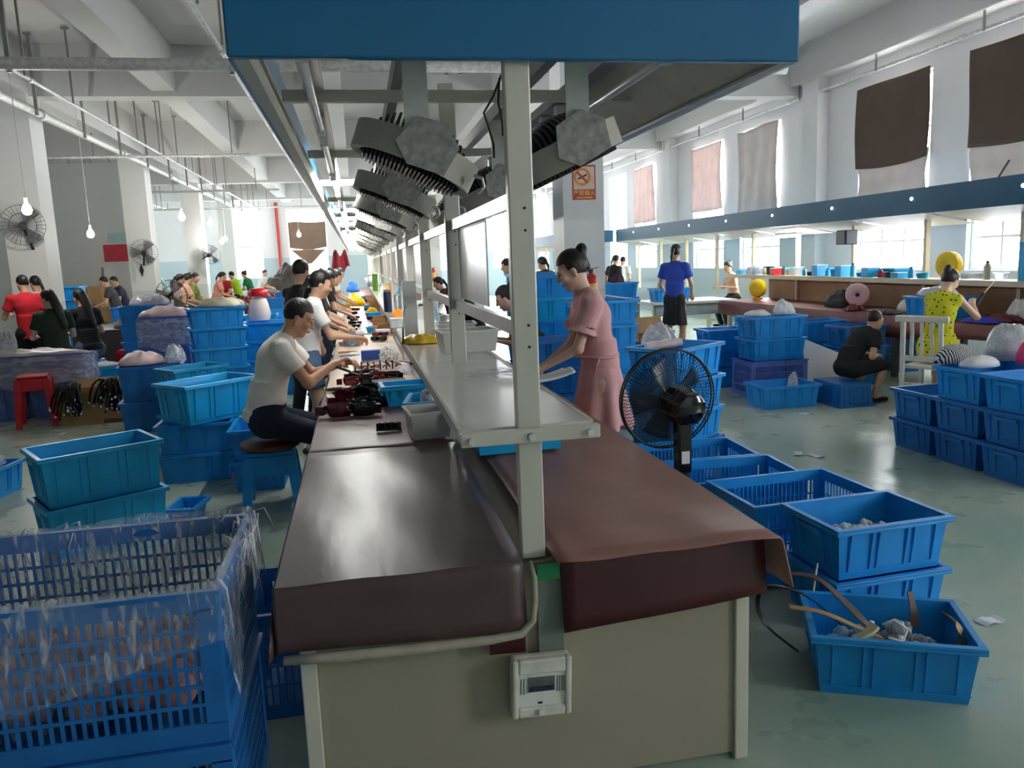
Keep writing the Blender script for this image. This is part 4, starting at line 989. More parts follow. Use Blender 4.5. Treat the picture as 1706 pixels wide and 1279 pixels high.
# ---------------------------------------------------------------- sign and extinguishers on pillars
SIGNR = mat('sign_red', (206, 66, 52), .5, var=.05); SIGNW = mat('sign_cream', (232, 214, 190), .5, var=.04)
def sign():
    a = ony(953, 275, 9.19); b_ = ony(993, 332, 9.19); w = b_.x-a.x; h = a.z-b_.z
    e = thing('sign', 'no smoking poster with crossed cigarette and red strip on the pillar', 'sign', (a.x, 9.2, b_.z))
    obj('poster', MB().box((0, -.006, 0), (w, 0, h)), SIGNW, e); obj('red_strip', MB().box((0, -.008, 0), (w, -.006, h*.3)), SIGNR, e)
    obj('red_border', MB().box((0, -.008, h*.3), (w*.05, -.006, h)).box((w*.95, -.008, h*.3), (w, -.006, h)).box((w*.05, -.008, h*.95), (w*.95, -.006, h)), SIGNR, e)
    m_ = Matrix.Translation((w*.42, -.008, h*.66)) @ Matrix.Rotation(R(90), 4, 'X')
    obj('ring', MB().lathe([(w*.26, -.001), (w*.36, -.001), (w*.36, .001), (w*.26, .001)], 32, m_, True), mat('sign_orange', (226, 140, 40), .5), e)
    obj('cross_bar', MB().bar((w*.2, -.009, h*.80), (w*.64, -.009, h*.5), .002, w*.09, (1, 0, 1)), SIGNR, e)
    obj('cigarette', MB().bar((w*.25, -.0085, h*.6), (w*.62, -.0085, h*.72), .002, w*.07, (0, 0, 1)), BLACK, e)
    obj('hand', MB().prism([(w*.55, h*.62), (w*.72, h*.72), (w*.9, h*.66), (w*.92, h*.52), (w*.7, h*.5)], 0, .001, Matrix.Translation((0, -.0085, 0)) @ Matrix(((1,0,0,0),(0,0,1,0),(0,1,0,0),(0,0,0,1)))), mat('hand_tone', (236, 200, 180), .6), e)
    def text(s, size, x, z, m_):
        cu = bpy.data.curves.new('lettering', 'FONT'); cu.body = s; cu.size = size; cu.align_x = 'CENTER'; cu.align_y = 'CENTER'; cu.extrude = .0005
        t_ = bpy.data.objects.new('lettering_curve', cu); COL.objects.link(t_); bpy.context.view_layer.update(); dg = bpy.context.evaluated_depsgraph_get(); me = bpy.data.meshes.new_from_object(t_.evaluated_get(dg)); bpy.data.objects.remove(t_)
        me.materials.clear(); o = obj('lettering', me, m_, e, loc=(x, -.0095, z), rot=(R(90), 0, 0))
    text('严禁烟火', h*.17, w/2, h*.185, mat('sign_yellow', (248, 226, 120), .5))
    obj('caption_line', MB().box((w*.15, -.0095, h*.045), (w*.85, -.008, h*.075)), mat('sign_yellow', (248, 226, 120), .5), e)
sign()
def extinguisher(px, py, Y, label, h=.45):
    p = ony(px, py, Y) if Y else onx(px, py, XR-.08); e = thing('fire_extinguisher', label, 'extinguisher', (p.x, p.y, p.z-h/2), 0, 'fire extinguishers')
    RE = mat('extinguisher_red', (190, 30, 30), .3, var=.08)
    obj('cylinder', MB().lathe([(.01, 0), (.07, 0), (.075, .02), (.075, h*.72), (.05, h*.82), (.025, h*.86), (.02, h*.88)], 20), RE, e, smooth=50)
    obj('label_band', MB().lathe([(.0765, h*.2), (.0765, h*.6)], 20), mat('extinguisher_label', (224, 170, 90), .5, var=.25, scale=20), e, smooth=50)
    obj('valve', MB().box((-.02, -.02, h*.88), (.02, .02, h*.97)), BLACK, e); obj('lever', MB().bar((0, 0, h*.97), (.09, -.02, h*1.02), .02, .008), BLACK, e)
    obj('wall_bracket', MB().box((-.03, .05, h*.4), (.03, .09, h*.55)) if Y else MB().box((.05, -.03, h*.4), (.095, .03, h*.55)), DARKG, e)
    obj('hose', MB().tube([(-.02, 0, h*.93), (-.07, 0, h*.95), (-.095, 0, h*.8), (-.085, 0, h*.4)], .01, 6), BLACK, e, smooth=180)
extinguisher(985, 478, 9.12, 'fire extinguisher on the pillar behind the woman in pink')
extinguisher(776, 470, 18.67, 'red fire extinguisher on the second right pillar')
extinguisher(722, 456, 28.07, 'small fire extinguisher on the third right pillar')
extinguisher(1343, 428, None, 'fire extinguisher on the right wall between windows', .5)
# ---------------------------------------------------------------- bench clutter, left side and shelf
BZC = BZ+.016
def at(px, py, z=BZ+.016): return onz(px, py, z)
def tray(typ, px, py, z, rz, label, m=BLUE2): p = onz(px, py, z); return crate(typ, p.x, p.y, z, rz, label, m, True, 'blue trays on the bench'), p
# trays under the shelf
TYPES['E'] = (.44, .30, .13)
crate('E', .64, 3.36, BZ+.042, R(2), 'bright blue tray under the front end of the shelf', BLUE2, True, 'blue trays on the bench')
TYPES['C'] = (.33, .24, .13)
crate('C', .25, 4.78, BZ+.02, R(4), 'blue tray beside the black shells on the bench', BLUE2, True, 'blue trays on the bench')
crate('C', .33, 4.2, BZ+.02, R(80), 'blue tray half under the shelf edge', BLUE2, True, 'blue trays on the bench')
def bin_(name, label, x, y, z, w, d, h, m, rz=0):
    b = MB(); t = .004; k = .88
    o_ = [(-w/2*k,-d/2*k,0),(w/2*k,-d/2*k,0),(w/2*k,d/2*k,0),(-w/2*k,d/2*k,0),(-w/2,-d/2,h),(w/2,-d/2,h),(w/2,d/2,h),(-w/2,d/2,h)]
    i_ = [(p[0]*(1-2*t/w*1.5), p[1]*(1-2*t/d*1.5), max(p[2], t)) for p in o_]
    b.add(o_+i_, [(3,2,1,0),(8,9,10,11)] + [(q,(q+1)%4,(q+1)%4+4,q+4) for q in range(4)] + [(8+(q+1)%4,8+q,12+q,12+(q+1)%4) for q in range(4)] + [(4+q,4+(q+1)%4,12+(q+1)%4,12+q) for q in range(4)])
    e = thing(name, label, 'bin', (x, y, z), rz); obj('body', b, m, e); obj('rim', _ring(MB(), w+.02, d+.02, w-.012, d-.012, h-.006, h+.004), m, e); return e
TRANSW = mat('translucent_white_plastic', (214, 214, 206), .35, var=.05, alpha=.85)
bin_('storage_bin', 'translucent bin in front of the blue tray under the shelf', .295, 3.85, BZ+.02, .2, .24, .13, TRANSW, R(5))
mound('plastic_bag', 'clear bag of parts leaning on the shelf edge', 'bag', (.33, 4.2, BZ+.035), .11, .17, .15, FILMW, 30, .2)
# things on the shelf
p = onz(795, 590, SZ); bin_('storage_bin', 'white translucent tub on the shelf behind the second post', .55, 4.15, SZ+.002, .30, .24, .11, TRANSW, R(4))
lumps('grey parts in the white tub on the shelf', 'small_parts', (.55, 4.15, SZ+.01), (.2, .15, .05), 40, mat('grey_parts', (120, 118, 116), .5, var=.3), 55, 'parts', (.014, .022))
bin_('storage_bin', 'second white tub on the shelf beyond the first', .57, 4.75, SZ+.004, .22, .2, .10, TRANSW, R(-3))
p = onz(700, 572, SZ); mound('snack_bag', 'yellow plastic pouch lying on the shelf', 'bag', (p.x, p.y, SZ+.004), .22, .16, .05, mat('yellow_film', (236, 188, 40), .3, var=.25, scale=14), 33, .3)
def flask(name, label, cat, px, py, r, h, m, cap=None, z=SZ):
    p = onz(px, py, z); p.z += .003; e = thing(name, label, cat, p)
    obj('body', MB().lathe([(.005, .002), (r*.95, .002), (r, .01), (r, h*.86), (r*.9, h*.9), (r*.3, h*.9)], 20), m, e, smooth=50); obj('lid', MB().lathe([(r*.92, h*.9), (r*.92, h), (r*.3, h*1.01)], 20), cap or m, e, smooth=50); return e
flask('thermos', 'tall navy thermos on the shelf edge', 'bottle', 647, 520, .04, .22, NAVY, mat('grey_cap', (150, 150, 156), .4))
flask('bottle', 'clear bottle with green base next to the navy thermos', 'bottle', 662, 518, .03, .17, CLEAR, WHITEPL)
flask('mug', 'shiny metal mug on the shelf by the white tubs', 'mug', 742, 545, .04, .09, ALU, ALU)
flask('bottle', 'slim pale blue bottle beside the metal mug', 'bottle', 728, 535, .018, .16, mat('pale_blue_plastic', (170, 200, 226), .3), WHITEPL)
flask('kettle', 'steel kettle on the far shelf', 'kettle', 622, 478, .12, .26, ALU, ALU)
flask('bottle', 'lime green bottle far down the shelf', 'bottle', 626, 485, .05, .3, GREEN, GREEN)
p = onz(664, 545, SZ+.003); tag(obj('tissue_box', MB().box((-.06, -.05, 0), (.06, .05, .07)), mat('white_blue_box', (214, 226, 236), .6, var=.3, scale=9), loc=p, bevel=.003), 'white and blue carton on the shelf beside the thermos', 'box')
p = onz(664, 532, SZ+.003); mound('cup', 'orange packet on the shelf beyond the carton', 'packet', p, .1, .1, .09, ORANGE, 35, .2)
p = onz(672, 512, SZ+.003); tag(obj('folder', MB().box((-.012, -.12, 0), (.012, .12, .26)), GREEN, loc=p), 'bright green folder upright against a shelf post', 'folder')
p = onz(695, 500, SZ); tag(obj('pink_pad', MB().box((-.05, -.05, 0), (.05, .05, .1)), PINKP, loc=p), 'small pink box behind the white post cover', 'box')
tag(obj('post_cover', MB().box((-.042, -.03, 0), (.042, .03, .36)), PAPER, loc=onz(686, 562, SZ+.003)), 'white cardboard sleeve standing on the shelf', 'sleeve')
tag(obj('cable', MB().tube([onz(672, 572, SZ+.02), onz(671, 545, SZ+.1), onz(672, 520, SZ+.18), onz(678, 498, SZ+.24), onz(684, 482, SZ+.28)], .005, 6), BLACK, smooth=180), 'thin black cable looping up the shelf', 'cable')
b = MB().grid(lambda u, v: (.26*(u-.5), .2*(v-.5), .006*math.sin(u*17)*math.sin(v*13+u*9)+.004*math.sin(v*31+u*5)+.012), 30, 24)
tag(obj('plastic_film', b, FILM, loc=onz(828, 625, SZ+.003), smooth=60), 'crinkled clear film lying on the shelf', 'film')
b = MB().grid(lambda u, v: (.16*(u-.5), .2*(v-.5), .03*u*u+.01*math.sin(v*5)), 12, 8)
tag(obj('paper_sheet', b, PAPER, loc=(.71, 2.95, SZ+.012), smooth=60, solid=.002), 'curled white paper at the right shelf edge', 'paper')

# glossy goggle shells in front of the seated man
def shell(label, px, py, rz, m, s=1., z=BZ+.02, tilt=0.):
    p = onz(px, py, z); e = thing('goggle_shell', label, 'goggles', p, 0, 'glossy goggle shells'); e.rotation_euler = (tilt, 0, rz); e.scale = (s, s, s)
    def cup(cx_):
        b = MB()
        def fn(u, v):
            a = u*6.2832; r1 = .045+.012*math.cos(a)+.006*math.cos(2*a); k = [.8, .95, 1.0, .93, .8][0]
            prof = [(.82, .0), (1.0, .015), (1.05, .045), (.96, .058), (.86, .05), (.8, .02)]
            i = min(int(v*5), 4); f = v*5-i; kk = prof[i][0]*(1-f)+prof[i+1][0]*f; zz = prof[i][1]*(1-f)+prof[i+1][1]*f
            return (cx_+r1*kk*1.15*math.cos(a), r1*kk*math.sin(a), zz)
        b.grid(fn, 24, 10); return b
    for i, cx_ in enumerate((-.055, .055)): obj('lens_cup', cup(cx_), m if i == 0 else (BLACKG if m != BLACKG else m), e, smooth=60)
    obj('bridge', MB().tube([(-.02, -.03, .02), (0, -.042, .035), (.02, -.03, .02)], .008, 8), m, e, smooth=180)
    obj('strap_lug', MB().prism([(-.15, -.02), (-.11, -.03), (-.105, .02), (-.14, .015)], .01, .05), m, e); obj('strap_lug', MB().prism([(.15, -.02), (.11, -.03), (.105, .02), (.14, .015)], .01, .05), BLACKG, e)
    return e
shell('open burgundy and black goggle shell nearest the front', 582, 692, R(-8), BURG, 1.25)
shell('large dark shell right of the burgundy one', 609, 679, R(12), BLACKG, 1.15)
shell('tall burgundy goggle shell behind the front one', 584, 667, R(30), BURG, 1.15, tilt=R(20), z=BZ+.05)
shell('black shell leaning against the blue tray', 626, 657, R(-25), BLACKG, 1.15, tilt=R(15), z=BZ+.045)
shell('dark red shell left of the metal clamps', 566, 664, R(50), BURG, .8)
shell('black and red shell under the man\'s hands', 596, 640, R(5), BURG, 1.)
shell('glossy red shell by the rack of red frames', 640, 632, R(-15), BURG, 1.)
shell('black shell at the back of the pile', 601, 630, R(35), BLACKG, 1.0)
e = thing('lens_clip', 'black ribbed clip alone on the mauve cloth', 'clip', onz(648, 716, BZ+.02), R(-3), None)
obj('clip_base', MB().box((-.065, -.02, 0), (.065, .02, .012)), BLACK, e, bevel=.002)
for i in range(4): obj('clip_ring', MB().lathe([(.013, .01), (.017, .01), (.017, .04), (.013, .04)], 14, Matrix.Translation((-.048+.032*i, 0, 0)), True), BLACK, e, smooth=50)
# frame rack with red frames, blue carton, tools
e = thing('frame_rack', 'white rack with black prongs behind the goggle shells', 'rack', onz(622, 616, BZ+.02), R(2)); obj('bar', MB().box((-.16, -.015, 0), (.2, .015, .05)), PAPER, e)
for i in range(7): obj('prong', MB().box((-.15+.05*i, -.02, 0), (-.138+.05*i, -.01, .075)), BLACK, e)
for i in range(5):
    p = onz(604+20*i, 612-1.5*i, BZ+.06); f_ = thing('spectacle_frame', 'red frame on the rack, %s from the left' % ordw[i], 'frame', p, R(20*i), 'red frames on the rack')
    obj('ring', MB().tube([(.035*math.cos(t*.5236), .022*math.sin(t*.5236), .01*math.sin(t)) for t in range(13)], .006, 6), BURG, f_, smooth=180); obj('temple', MB().tube([(.03, 0, 0), (.06, .04, .01), (.05, .1, .02)], .005, 6), BURG, f_, smooth=180)
p = onz(618, 598, BZ+.02); tag(obj('carton', MB().box((-.085, -.05, 0), (.085, .05, .085)), mat('blue_carton', (38, 70, 150), .5), loc=p, bevel=.003), 'small royal blue carton standing on the bench', 'box')
p = onz(590, 574, BZ+.02); tag(obj('sander_block', MB().box((-.16, -.03, 0), (.1, .03, .045)), mat('salmon_plastic', (214, 130, 122), .4), loc=p, rot=(0, 0, R(6)), bevel=.01), 'salmon coloured tool lying behind the blue carton', 'tool')
for i, (px, py, m_, lb) in enumerate(((575, 586, ORANGE, 'orange handled soldering tool on the bench'), (578, 592, mat('light_blue_grip', (140, 180, 214), .4), 'light blue handled tool next to the blue carton'), (560, 648, DARKG, 'grey hand tool lying before the seated man'))):
    p = onz(px, py, BZ+.025); e = thing('hand_tool', lb, 'tool', p, R(4)); obj('handle', MB().tube([(-.07, 0, 0), (-.02, 0, 0), (.03, 0, 0), (.05, 0, 0)], [.008, .014, .014, .008], 10), m_, e, smooth=60); obj('tip', MB().cyl((.05, 0, 0), (.12, 0, 0), .006, .003, n=8), BLACK, e)
for i, (px, py) in enumerate(((594, 556), (638, 553))):
    p = onz(px, py, BZ+.063); e = thing('roll', ['left', 'right'][i]+' grey paper roll lying across the bench', 'roll', p, R(3), 'grey rolls'); obj('roll_body', MB().cyl((-.085, 0, 0), (.085, 0, 0), .04, n=16), mat('grey_paper', (206, 204, 206), .8), e, smooth=60); obj('core', MB().cyl((-.087, 0, 0), (.087, 0, 0), .012, n=10), CARD, e)
p = onz(648, 592, BZ+.105); rw = random.Random(51); pts = []
for i in range(220):
    a1_, a2_ = rw.random()*6.28+i*.9, math.acos(rw.uniform(-1, 1)); q_ = .085*rw.uniform(.75, 1); pts.append((q_*math.sin(a2_)*math.cos(a1_), q_*math.sin(a2_)*math.sin(a1_), max(-.075, q_*math.cos(a2_))))
tag(obj('wire_ball', MB().tube(pts, .004, 4), mat('white_wire', (226, 226, 224), .5, var=.1), loc=p), 'ball of tangled white wire at the shelf edge', 'wire')
p = onz(676, 622, BZ+.02); mound('plastic_bag', 'crumpled white bag under the shelf edge', 'bag', p, .11, .12, .07, FILMW, 52, .5)
p = onz(648, 640, BZ+.02); tag(obj('part_box', MB().box((-.12, -.08, 0), (.12, .08, .03)), mat('dark_brown_box', (60, 48, 46), .6), loc=p), 'dark shallow box behind the blue tray', 'box')
# the man\'s tool cable
tag(obj('cable', MB().tube([ony(549, 610, 5.45), ony(548, 630, 5.35), ony(541, 655, 5.2), onz(534, 668, BZ+.02), onz(531, 680, BZ-.02)], .005, 6), BLACK, smooth=180), 'black cable from the tool in the man\'s hand', 'cable')
# farther clutter: individual parts spread along the left half
r_ = random.Random(77); cols = [('burgundy', BURG), ('black', BLACKG), ('white', PAPER), ('grey', DARKG), ('clear', CLEAR), ('yellow', YELLOW), ('blue', BLUE2), ('tan', CARD)]
far_names = {'burgundy': 'goggle_shell', 'black': 'goggle_shell', 'white': 'paper_sheet', 'grey': 'hand_tool', 'clear': 'plastic_bag', 'yellow': 'plastic_bag', 'blue': 'tray', 'tan': 'carton'}
seen = {}
for i in range(40):
    cn, m_ = cols[r_.randrange(len(cols))]; y = 8.6+i*.3; x = (-.1, .2)[i % 2]+r_.uniform(-.03, .03)
    if cn == 'tan': x = .27
    if min(abs(y-onz(592, 508, BZ+.02).y), abs(y-onz(588, 486, BZ+.02).y)) < .4: continue
    nm = far_names[cn]; nst = ordw[min(17, seen.get(cn, 0))]; seen[cn] = seen.get(cn, 0)+1
    lb = '%s %s on the far bench, %s of its colour beyond the seated man' % (cn, nm.replace('_', ' '), nst)
    if nm == 'goggle_shell':
        q = onz(600, 600); e = thing(nm, lb, 'goggles', (x, y, BZ+.02), r_.random()*6, 'glossy goggle shells')
        for cx_ in (-.05, .05): obj('lens_cup', MB().lathe([(.03, 0), (.05, .01), (.052, .05), (.04, .05), (.035, .02)], 14, Matrix.Translation((cx_, 0, 0))), m_, e, smooth=50)
    elif nm == 'plastic_bag': mound(nm, lb, 'bag', (x, y, BZ+.02), r_.uniform(.15, .25), .2, r_.uniform(.06, .16), m_, i, .4)
    elif nm == 'tray': bin_(nm, lb, x, y, BZ+.02, .22, .16, .07, m_, r_.uniform(-.3, .3))
    elif nm == 'carton':
        e = thing(nm, lb, 'box', (x, y, BZ+.02), r_.uniform(-.4, .4)); obj('body', MB().box((-.1, -.07, 0), (.1, .07, .1)), m_, e); obj('flap', MB().box((-.1, -.07, .1), (.1, -.064, .16)), m_, e, rot=(R(15), 0, 0))
    elif nm == 'hand_tool':
        e = thing(nm, lb, 'tool', (x, y, BZ+.036), r_.uniform(-1, 1)); obj('handle', MB().cyl((-.08, 0, 0), (.03, 0, 0), .013, n=8), m_, e); obj('tip', MB().cyl((.03, 0, 0), (.1, 0, 0), .005, n=6), STEEL, e)
    else: tag(obj(nm, MB().grid(lambda u, v: (.24*(u-.5), .18*(v-.5), .01+.01*math.sin(u*5+v*3)), 6, 5), m_, solid=.002, loc=(x, y, BZ+.02), rot=(0, 0, r_.random())), lb, 'paper')
for i in range(10):
    y = 7.0+i*1.15; x = PX+r_.uniform(-.12, .1); m_ = [PAPER, CLEAR, BLUE2, ORANGE, WHITEPL][i % 5]
    flask('bottle', 'small %s bottle far along the shelf, %s beyond the thermos' % (['white', 'clear', 'blue', 'orange', 'pale'][i % 5], ordw[i]), 'bottle', 0, 0, .035, r_.uniform(.12, .24), m_) if False else None
    e = thing('bottle', 'small %s bottle far along the shelf, %s beyond the thermos' % (['white', 'clear', 'blue', 'orange', 'pale'][i % 5], ordw[i]), 'bottle', (x, y, SZ+.002), 0, 'bottles along the shelf')
    h = r_.uniform(.12, .24); obj('body', MB().lathe([(.005, 0), (.036, 0), (.036, h*.75), (.014, h*.88), (.014, h)], 12), m_, e, smooth=50); obj('cap', MB().cyl((0, 0, h), (0, 0, h+.02), .016, n=10), WHITEPL, e)
# red cloth hung at the far end of the rack
b = MB().grid(lambda u, v: (.55*(u-.5)*(1-.3*v), .1*math.sin(u*11)*(1-v*.5), -.62*(1-v)*(1-.45*abs(u-.4))+.1*math.sin(u*9)), 20, 10)
tag(obj('hanging_cloth', b, mat('dark_red_cloth', (128, 28, 40), .8), smooth=180, solid=.006, loc=ony(566, 421, 24)), 'dark red cloth hanging at the far end of the rack', 'cloth')
# yellow and blue bags in the far left worker row
mound('plastic_bag', 'yellow bag on the bench before the far workers', 'bag', onz(592, 508, BZ+.02), .4, .3, .22, YELLOW, 61, .3)
mound('plastic_bag', 'blue bag on the bench behind the yellow bag', 'bag', onz(588, 486, BZ+.02), .4, .3, .32, mat('sky_blue_bag', (60, 130, 220), .4), 62, .3)
# ---------------------------------------------------------------- right hand work table and rack
rt = thing('work_table', 'long table under red cloth along the right windows', 'table', (0, 0, 0))
obj('table_top', MB().box((6.15, 1.0, .70), (7.45, 12.6, .75)), WOOD, rt)
for yy in (1.2, 3.6, 6.0, 8.4, 10.6, 12.4):
    for xx in (6.35, 7.3): obj('leg', MB().box((xx-.03, yy-.03, 0), (xx+.03, yy+.03, .70)), DARKG, rt)
obj('back_board', MB().box((7.0, 1.0, .76), (7.02, 12.6, 1.12)), mat('tan_hardboard', (176, 140, 104), .7, var=.12, scale=4), rt)
def rtcloth(u, v):
    y = 1.0+u*11.6; xe = 6.08
    if v < .25: q = v/.25; return (xe-.02-.03*(1-q)*math.sin(y*5)*.5, y, .764-(1-q)*(.19+.05*math.sin(y*1.7)))
    q = (v-.25)/.75; return (xe+q*(6.985-xe), y, .764+.004*math.sin(y*8)*math.sin(q*9))
o = obj('table_cloth', MB().grid(rtcloth, 90, 12), mat('rose_brown_cloth', (126, 66, 66), .5, var=.12, scale=5), smooth=60, solid=.005); tag(o, 'rose brown cloth over the long right hand table', 'cloth')
rr = thing('table_rack', 'wooden post rack with blue fascia over the right hand table', 'rack', (0, 0, 0))
TAN = mat('cream_timber', (214, 204, 176), .6, var=.07)
yy = 1.4
while yy < 19.5:
    for xx in (6.92,): obj('post', MB().box((xx-.03, yy-.025, .772), (xx+.03, yy+.025, 2.0)), TAN, rr)
    obj('cross_arm', MB().box((6.55, yy-.02, 1.98), (7.3, yy+.02, 2.02)), TAN, rr); yy += 1.45
obj('shelf', MB().box((6.68, 1.0, 1.14), (7.12, 13.6, 1.165)), WOOD, rr); obj('shelf_edge', MB().box((6.66, 1.0, 1.11), (6.68, 13.6, 1.17)), TAN, rr)
RFZ0, RFZ1 = 1.94, 2.235
REFL = mat('white_reflector', (222, 222, 216), .45, var=.05)
TEAL = mat('teal_blue_paint', (20, 102, 138), .45, var=.1, scale=3)
obj('front_fascia', MB().box((6.49, 1.0, RFZ0), (6.51, 19.3, RFZ1)), TEAL, rr); obj('rear_fascia', MB().box((7.33, 1.0, RFZ0), (7.35, 19.3, RFZ1)), TEAL, rr); obj('end_fascia', MB().box((6.51, 19.28, RFZ0), (7.33, 19.3, RFZ1)), TEAL, rr)
yy = 1.0; i = 0
while yy < 19.2:
    obj('reflector_panel', MB().add([(6.52, yy, RFZ0+.01), (6.52, yy+1.40, RFZ0+.01), (7.3, yy+1.34, RFZ0-.13), (7.3, yy+.06, RFZ0-.13)], [(0,1,2,3)]), REFL, rr, solid=.005)
    yy += 1.45; i += 1
for i in range(11):
    yy = 2.0+1.6*i; obj('rivet_light', MB().lathe([(.004, 0), (.02, .0), (.02, .008), (.004, .012)], 10, Matrix.Translation((6.489, yy, 2.12)) @ Matrix.Rotation(R(-90), 4, 'Y')), mat('bright_lens', (255, 255, 255), .3, emit=2.5), rr)
# a lit tube and dark boxes in the rack
e = thing('tube_light', 'short lit tube under the right hand rack', 'lamp', (6.7, 11.5, 1.79)); obj('tube', MB().cyl((0, -.3, 0), (0, .3, 0), .02, n=8), TUBE, e); obj('batten', MB().box((-.03, -.35, .02), (.03, .35, .05)), WHITEPL, e)
# second rack farther down
r2 = thing('table_rack', 'second blue fascia rack farther along the windows', 'rack', (0, 0, 0))
obj('front_fascia', MB().box((5.75, 20.2, 1.95), (5.77, 30, 2.25)), TEAL, r2); obj('rear_fascia', MB().box((6.7, 20.2, 1.95), (6.72, 30, 2.25)), TEAL, r2); obj('end_fascia', MB().box((5.77, 20.2, 1.95), (6.7, 20.22, 2.25)), TEAL, r2)
for i in range(6):
    obj('post', MB().box((6.2, 20.4+1.8*i, 0), (6.27, 20.47+1.8*i, 2.0)), TAN, r2); obj('reflector_panel', MB().add([(5.8, 20.3+1.8*i, 1.96), (5.8, 21.9+1.8*i, 1.96), (6.7, 21.9+1.8*i, 1.82), (6.7, 20.3+1.8*i, 1.82)], [(0,1,2,3)]), REFL, r2, solid=.005)
obj('table_top', MB().box((5.6, 20.2, .74), (6.9, 30, .78)), CLOTHM, r2); obj('shelf', MB().box((6.0, 20.2, 1.14), (6.5, 30, 1.17)), WOOD, r2)
# grey side table by the woman in blue
gt = thing('side_table', 'pale grey topped table beside the woman in blue', 'table', (0, 0, 0))
obj('table_top', MB().box((4.95, 12.75, .72), (6.5, 13.8, .76)), mat('pale_grey_top', (206, 206, 200), .4), gt); obj('panel', MB().box((5.0, 12.8, .52), (6.45, 12.83, .72)), mat('grey_panel', (150, 162, 164), .5), gt)
for xx in (5.0, 6.4):
    for yy in (12.86, 13.7): obj('leg', MB().box((xx-.03, yy-.03, 0), (xx+.03, yy+.03, .72)), CREAM, gt)
crate('U', 5.35, 13.05, .762, R(2), 'blue crate of white film on the grey side table', BLUE, False)
mound('plastic_bag', 'white film in the crate on the grey side table', 'bag', (5.38, 13.05, .97), .45, .32, .22, FILMW, 71, .35)
# things on the red table: crates, fans, parts
def tx(px, py, z=.765): return onz(px, py, z)
p = onz(1490, 522, .765); crate('U', 6.36, 7.72, .771, R(88), 'bright blue crate of white bags on the red table', BLUE, True)
mound('plastic_bag', 'white bags in the bright blue crate on the red table', 'bag', (6.36, 7.72, 1.012), .36, .5, .1, FILMW, 72, .3)
def round_fan(label, p, m, r, face, h, cat='fan'):
    e = thing('desk_fan', label, cat, p, face, 'desk fans'); Mx = Matrix.Translation((0, 0, h)) @ Matrix.Rotation(R(90), 4, 'X')
    obj('ring', MB().lathe([(r*.82, -.05), (r, -.04), (r*1.03, 0), (r, .05), (r*.85, .06)], 30, Mx, True), m, e, smooth=50)
    obj('grille', MB().lathe([(.02, .06), (r*.5, .075), (r*.85, .06), (r*.85, .055), (r*.5, .07), (.02, .055)], 24, Mx, True), m, e, smooth=60)
    obj('hub', MB().lathe([(.005, .08), (r*.15, .08), (r*.18, .06)], 16, Mx), DARKG if m is PINKP else m, e, smooth=50)
    obj('back_shell', MB().lathe([(r*.9, -.04), (r*.7, -.09), (r*.2, -.12), (.01, -.12)], 24, Mx), m, e, smooth=60)
    obj('stand', MB().box((-r*.5, -.04, 0), (r*.5, .05, .03)).box((-.04, -.03, .03), (.04, .03, h-r*.9)), m, e, bevel=.008); return e
p = onz(1353, 505, .765); round_fan('round pink desk fan on the red table', Vector((6.45, 9.32, .772)), PINKP, .145, R(-35), .19)
round_fan('yellow desk fan standing on the red table by the grey side table', ony(1216, 494, 12.0) and Vector((6.55, 12.15, .772)), YELLOW, .145, R(-65), .19)
round_fan('yellow desk fan on the shelf behind the woman in yellow', Vector((6.82, onx(1580, 468, 6.82).y, 1.167)), YELLOW, .15, R(-78), .17)
mound('cushion_bag', 'white printed bag on the red table beside the pink fan', 'bag', (6.62, 8.5, .772), .32, .3, .17, mat('white_patterned_bag', (224, 220, 214), .6, var=.15, scale=14), 73, .2)
mound('frame_heap', 'heap of black and grey frames on the red table', 'frames', (6.28, 8.5, .772), .28, .4, .05, mat('black_grey_frames', (60, 60, 60), .3, var=.9, scale=30), 74, .5)
mound('frame_heap', 'heap of burgundy frames by the pink fan', 'frames', (6.24, 9.1, .772), .2, .2, .07, mat('burgundy_heap', (110, 24, 36), .25, var=.5, scale=30), 75, .5)
mound('tool_bag', 'dark tool bag left of the pink fan', 'bag', (6.55, 9.85, .772), .35, .5, .2, mat('dark_green_grey_cloth', (48, 52, 50), .7), 76, .35)
tag(obj('paper_sheet', MB().box((-.15, -.2, 0), (.15, .2, .004)), PAPER, loc=(6.6, 8.93, .771), rot=(0, 0, .2)), 'white sheet on the red table edge', 'paper')
tag(obj('work_sheet', MB().box((-.18, -.75, 0), (.25, .6, .004)), PAPER, loc=(6.35, 5.9, .771)), 'long pale sheet on the table before the woman in yellow', 'paper')
mound('cloth_piece', 'royal blue cloth before the woman in yellow', 'cloth', (6.22, 6.95, .776), .18, .5, .05, mat('royal_blue_cloth', (52, 62, 190), .6), 77, .3)
mound('frame_heap', 'burgundy parts beyond the royal blue cloth', 'frames', (6.46, 6.95, .776), .2, .45, .07, mat('burgundy_heap', (110, 24, 36), .25), 78, .5)
mound('cloth_piece', 'white rag heap behind the burgundy parts', 'cloth', (6.72, 6.98, .772), .2, .26, .2, PAPER, 79, .4)
e = thing('spool_machine', 'small machine with white spool on the right hand table', 'machine', (6.72, 6.6, .772)); obj('base', MB().box((-.1, -.12, 0), (.1, .12, .04)), DARKG, e); obj('column', MB().box((-.03, -.03, .04), (.03, .03, .24)), mat('tan_metal', (190, 170, 130), .4), e); obj('spool', MB().lathe([(.01, -.03), (.07, -.03), (.07, .0), (.03, .0), (.03, .01), (.01, .01)], 20, Matrix.Translation((-.05, 0, .255)) @ Matrix.Rotation(R(-90), 4, 'Y')), WHITEPL, e, smooth=50)
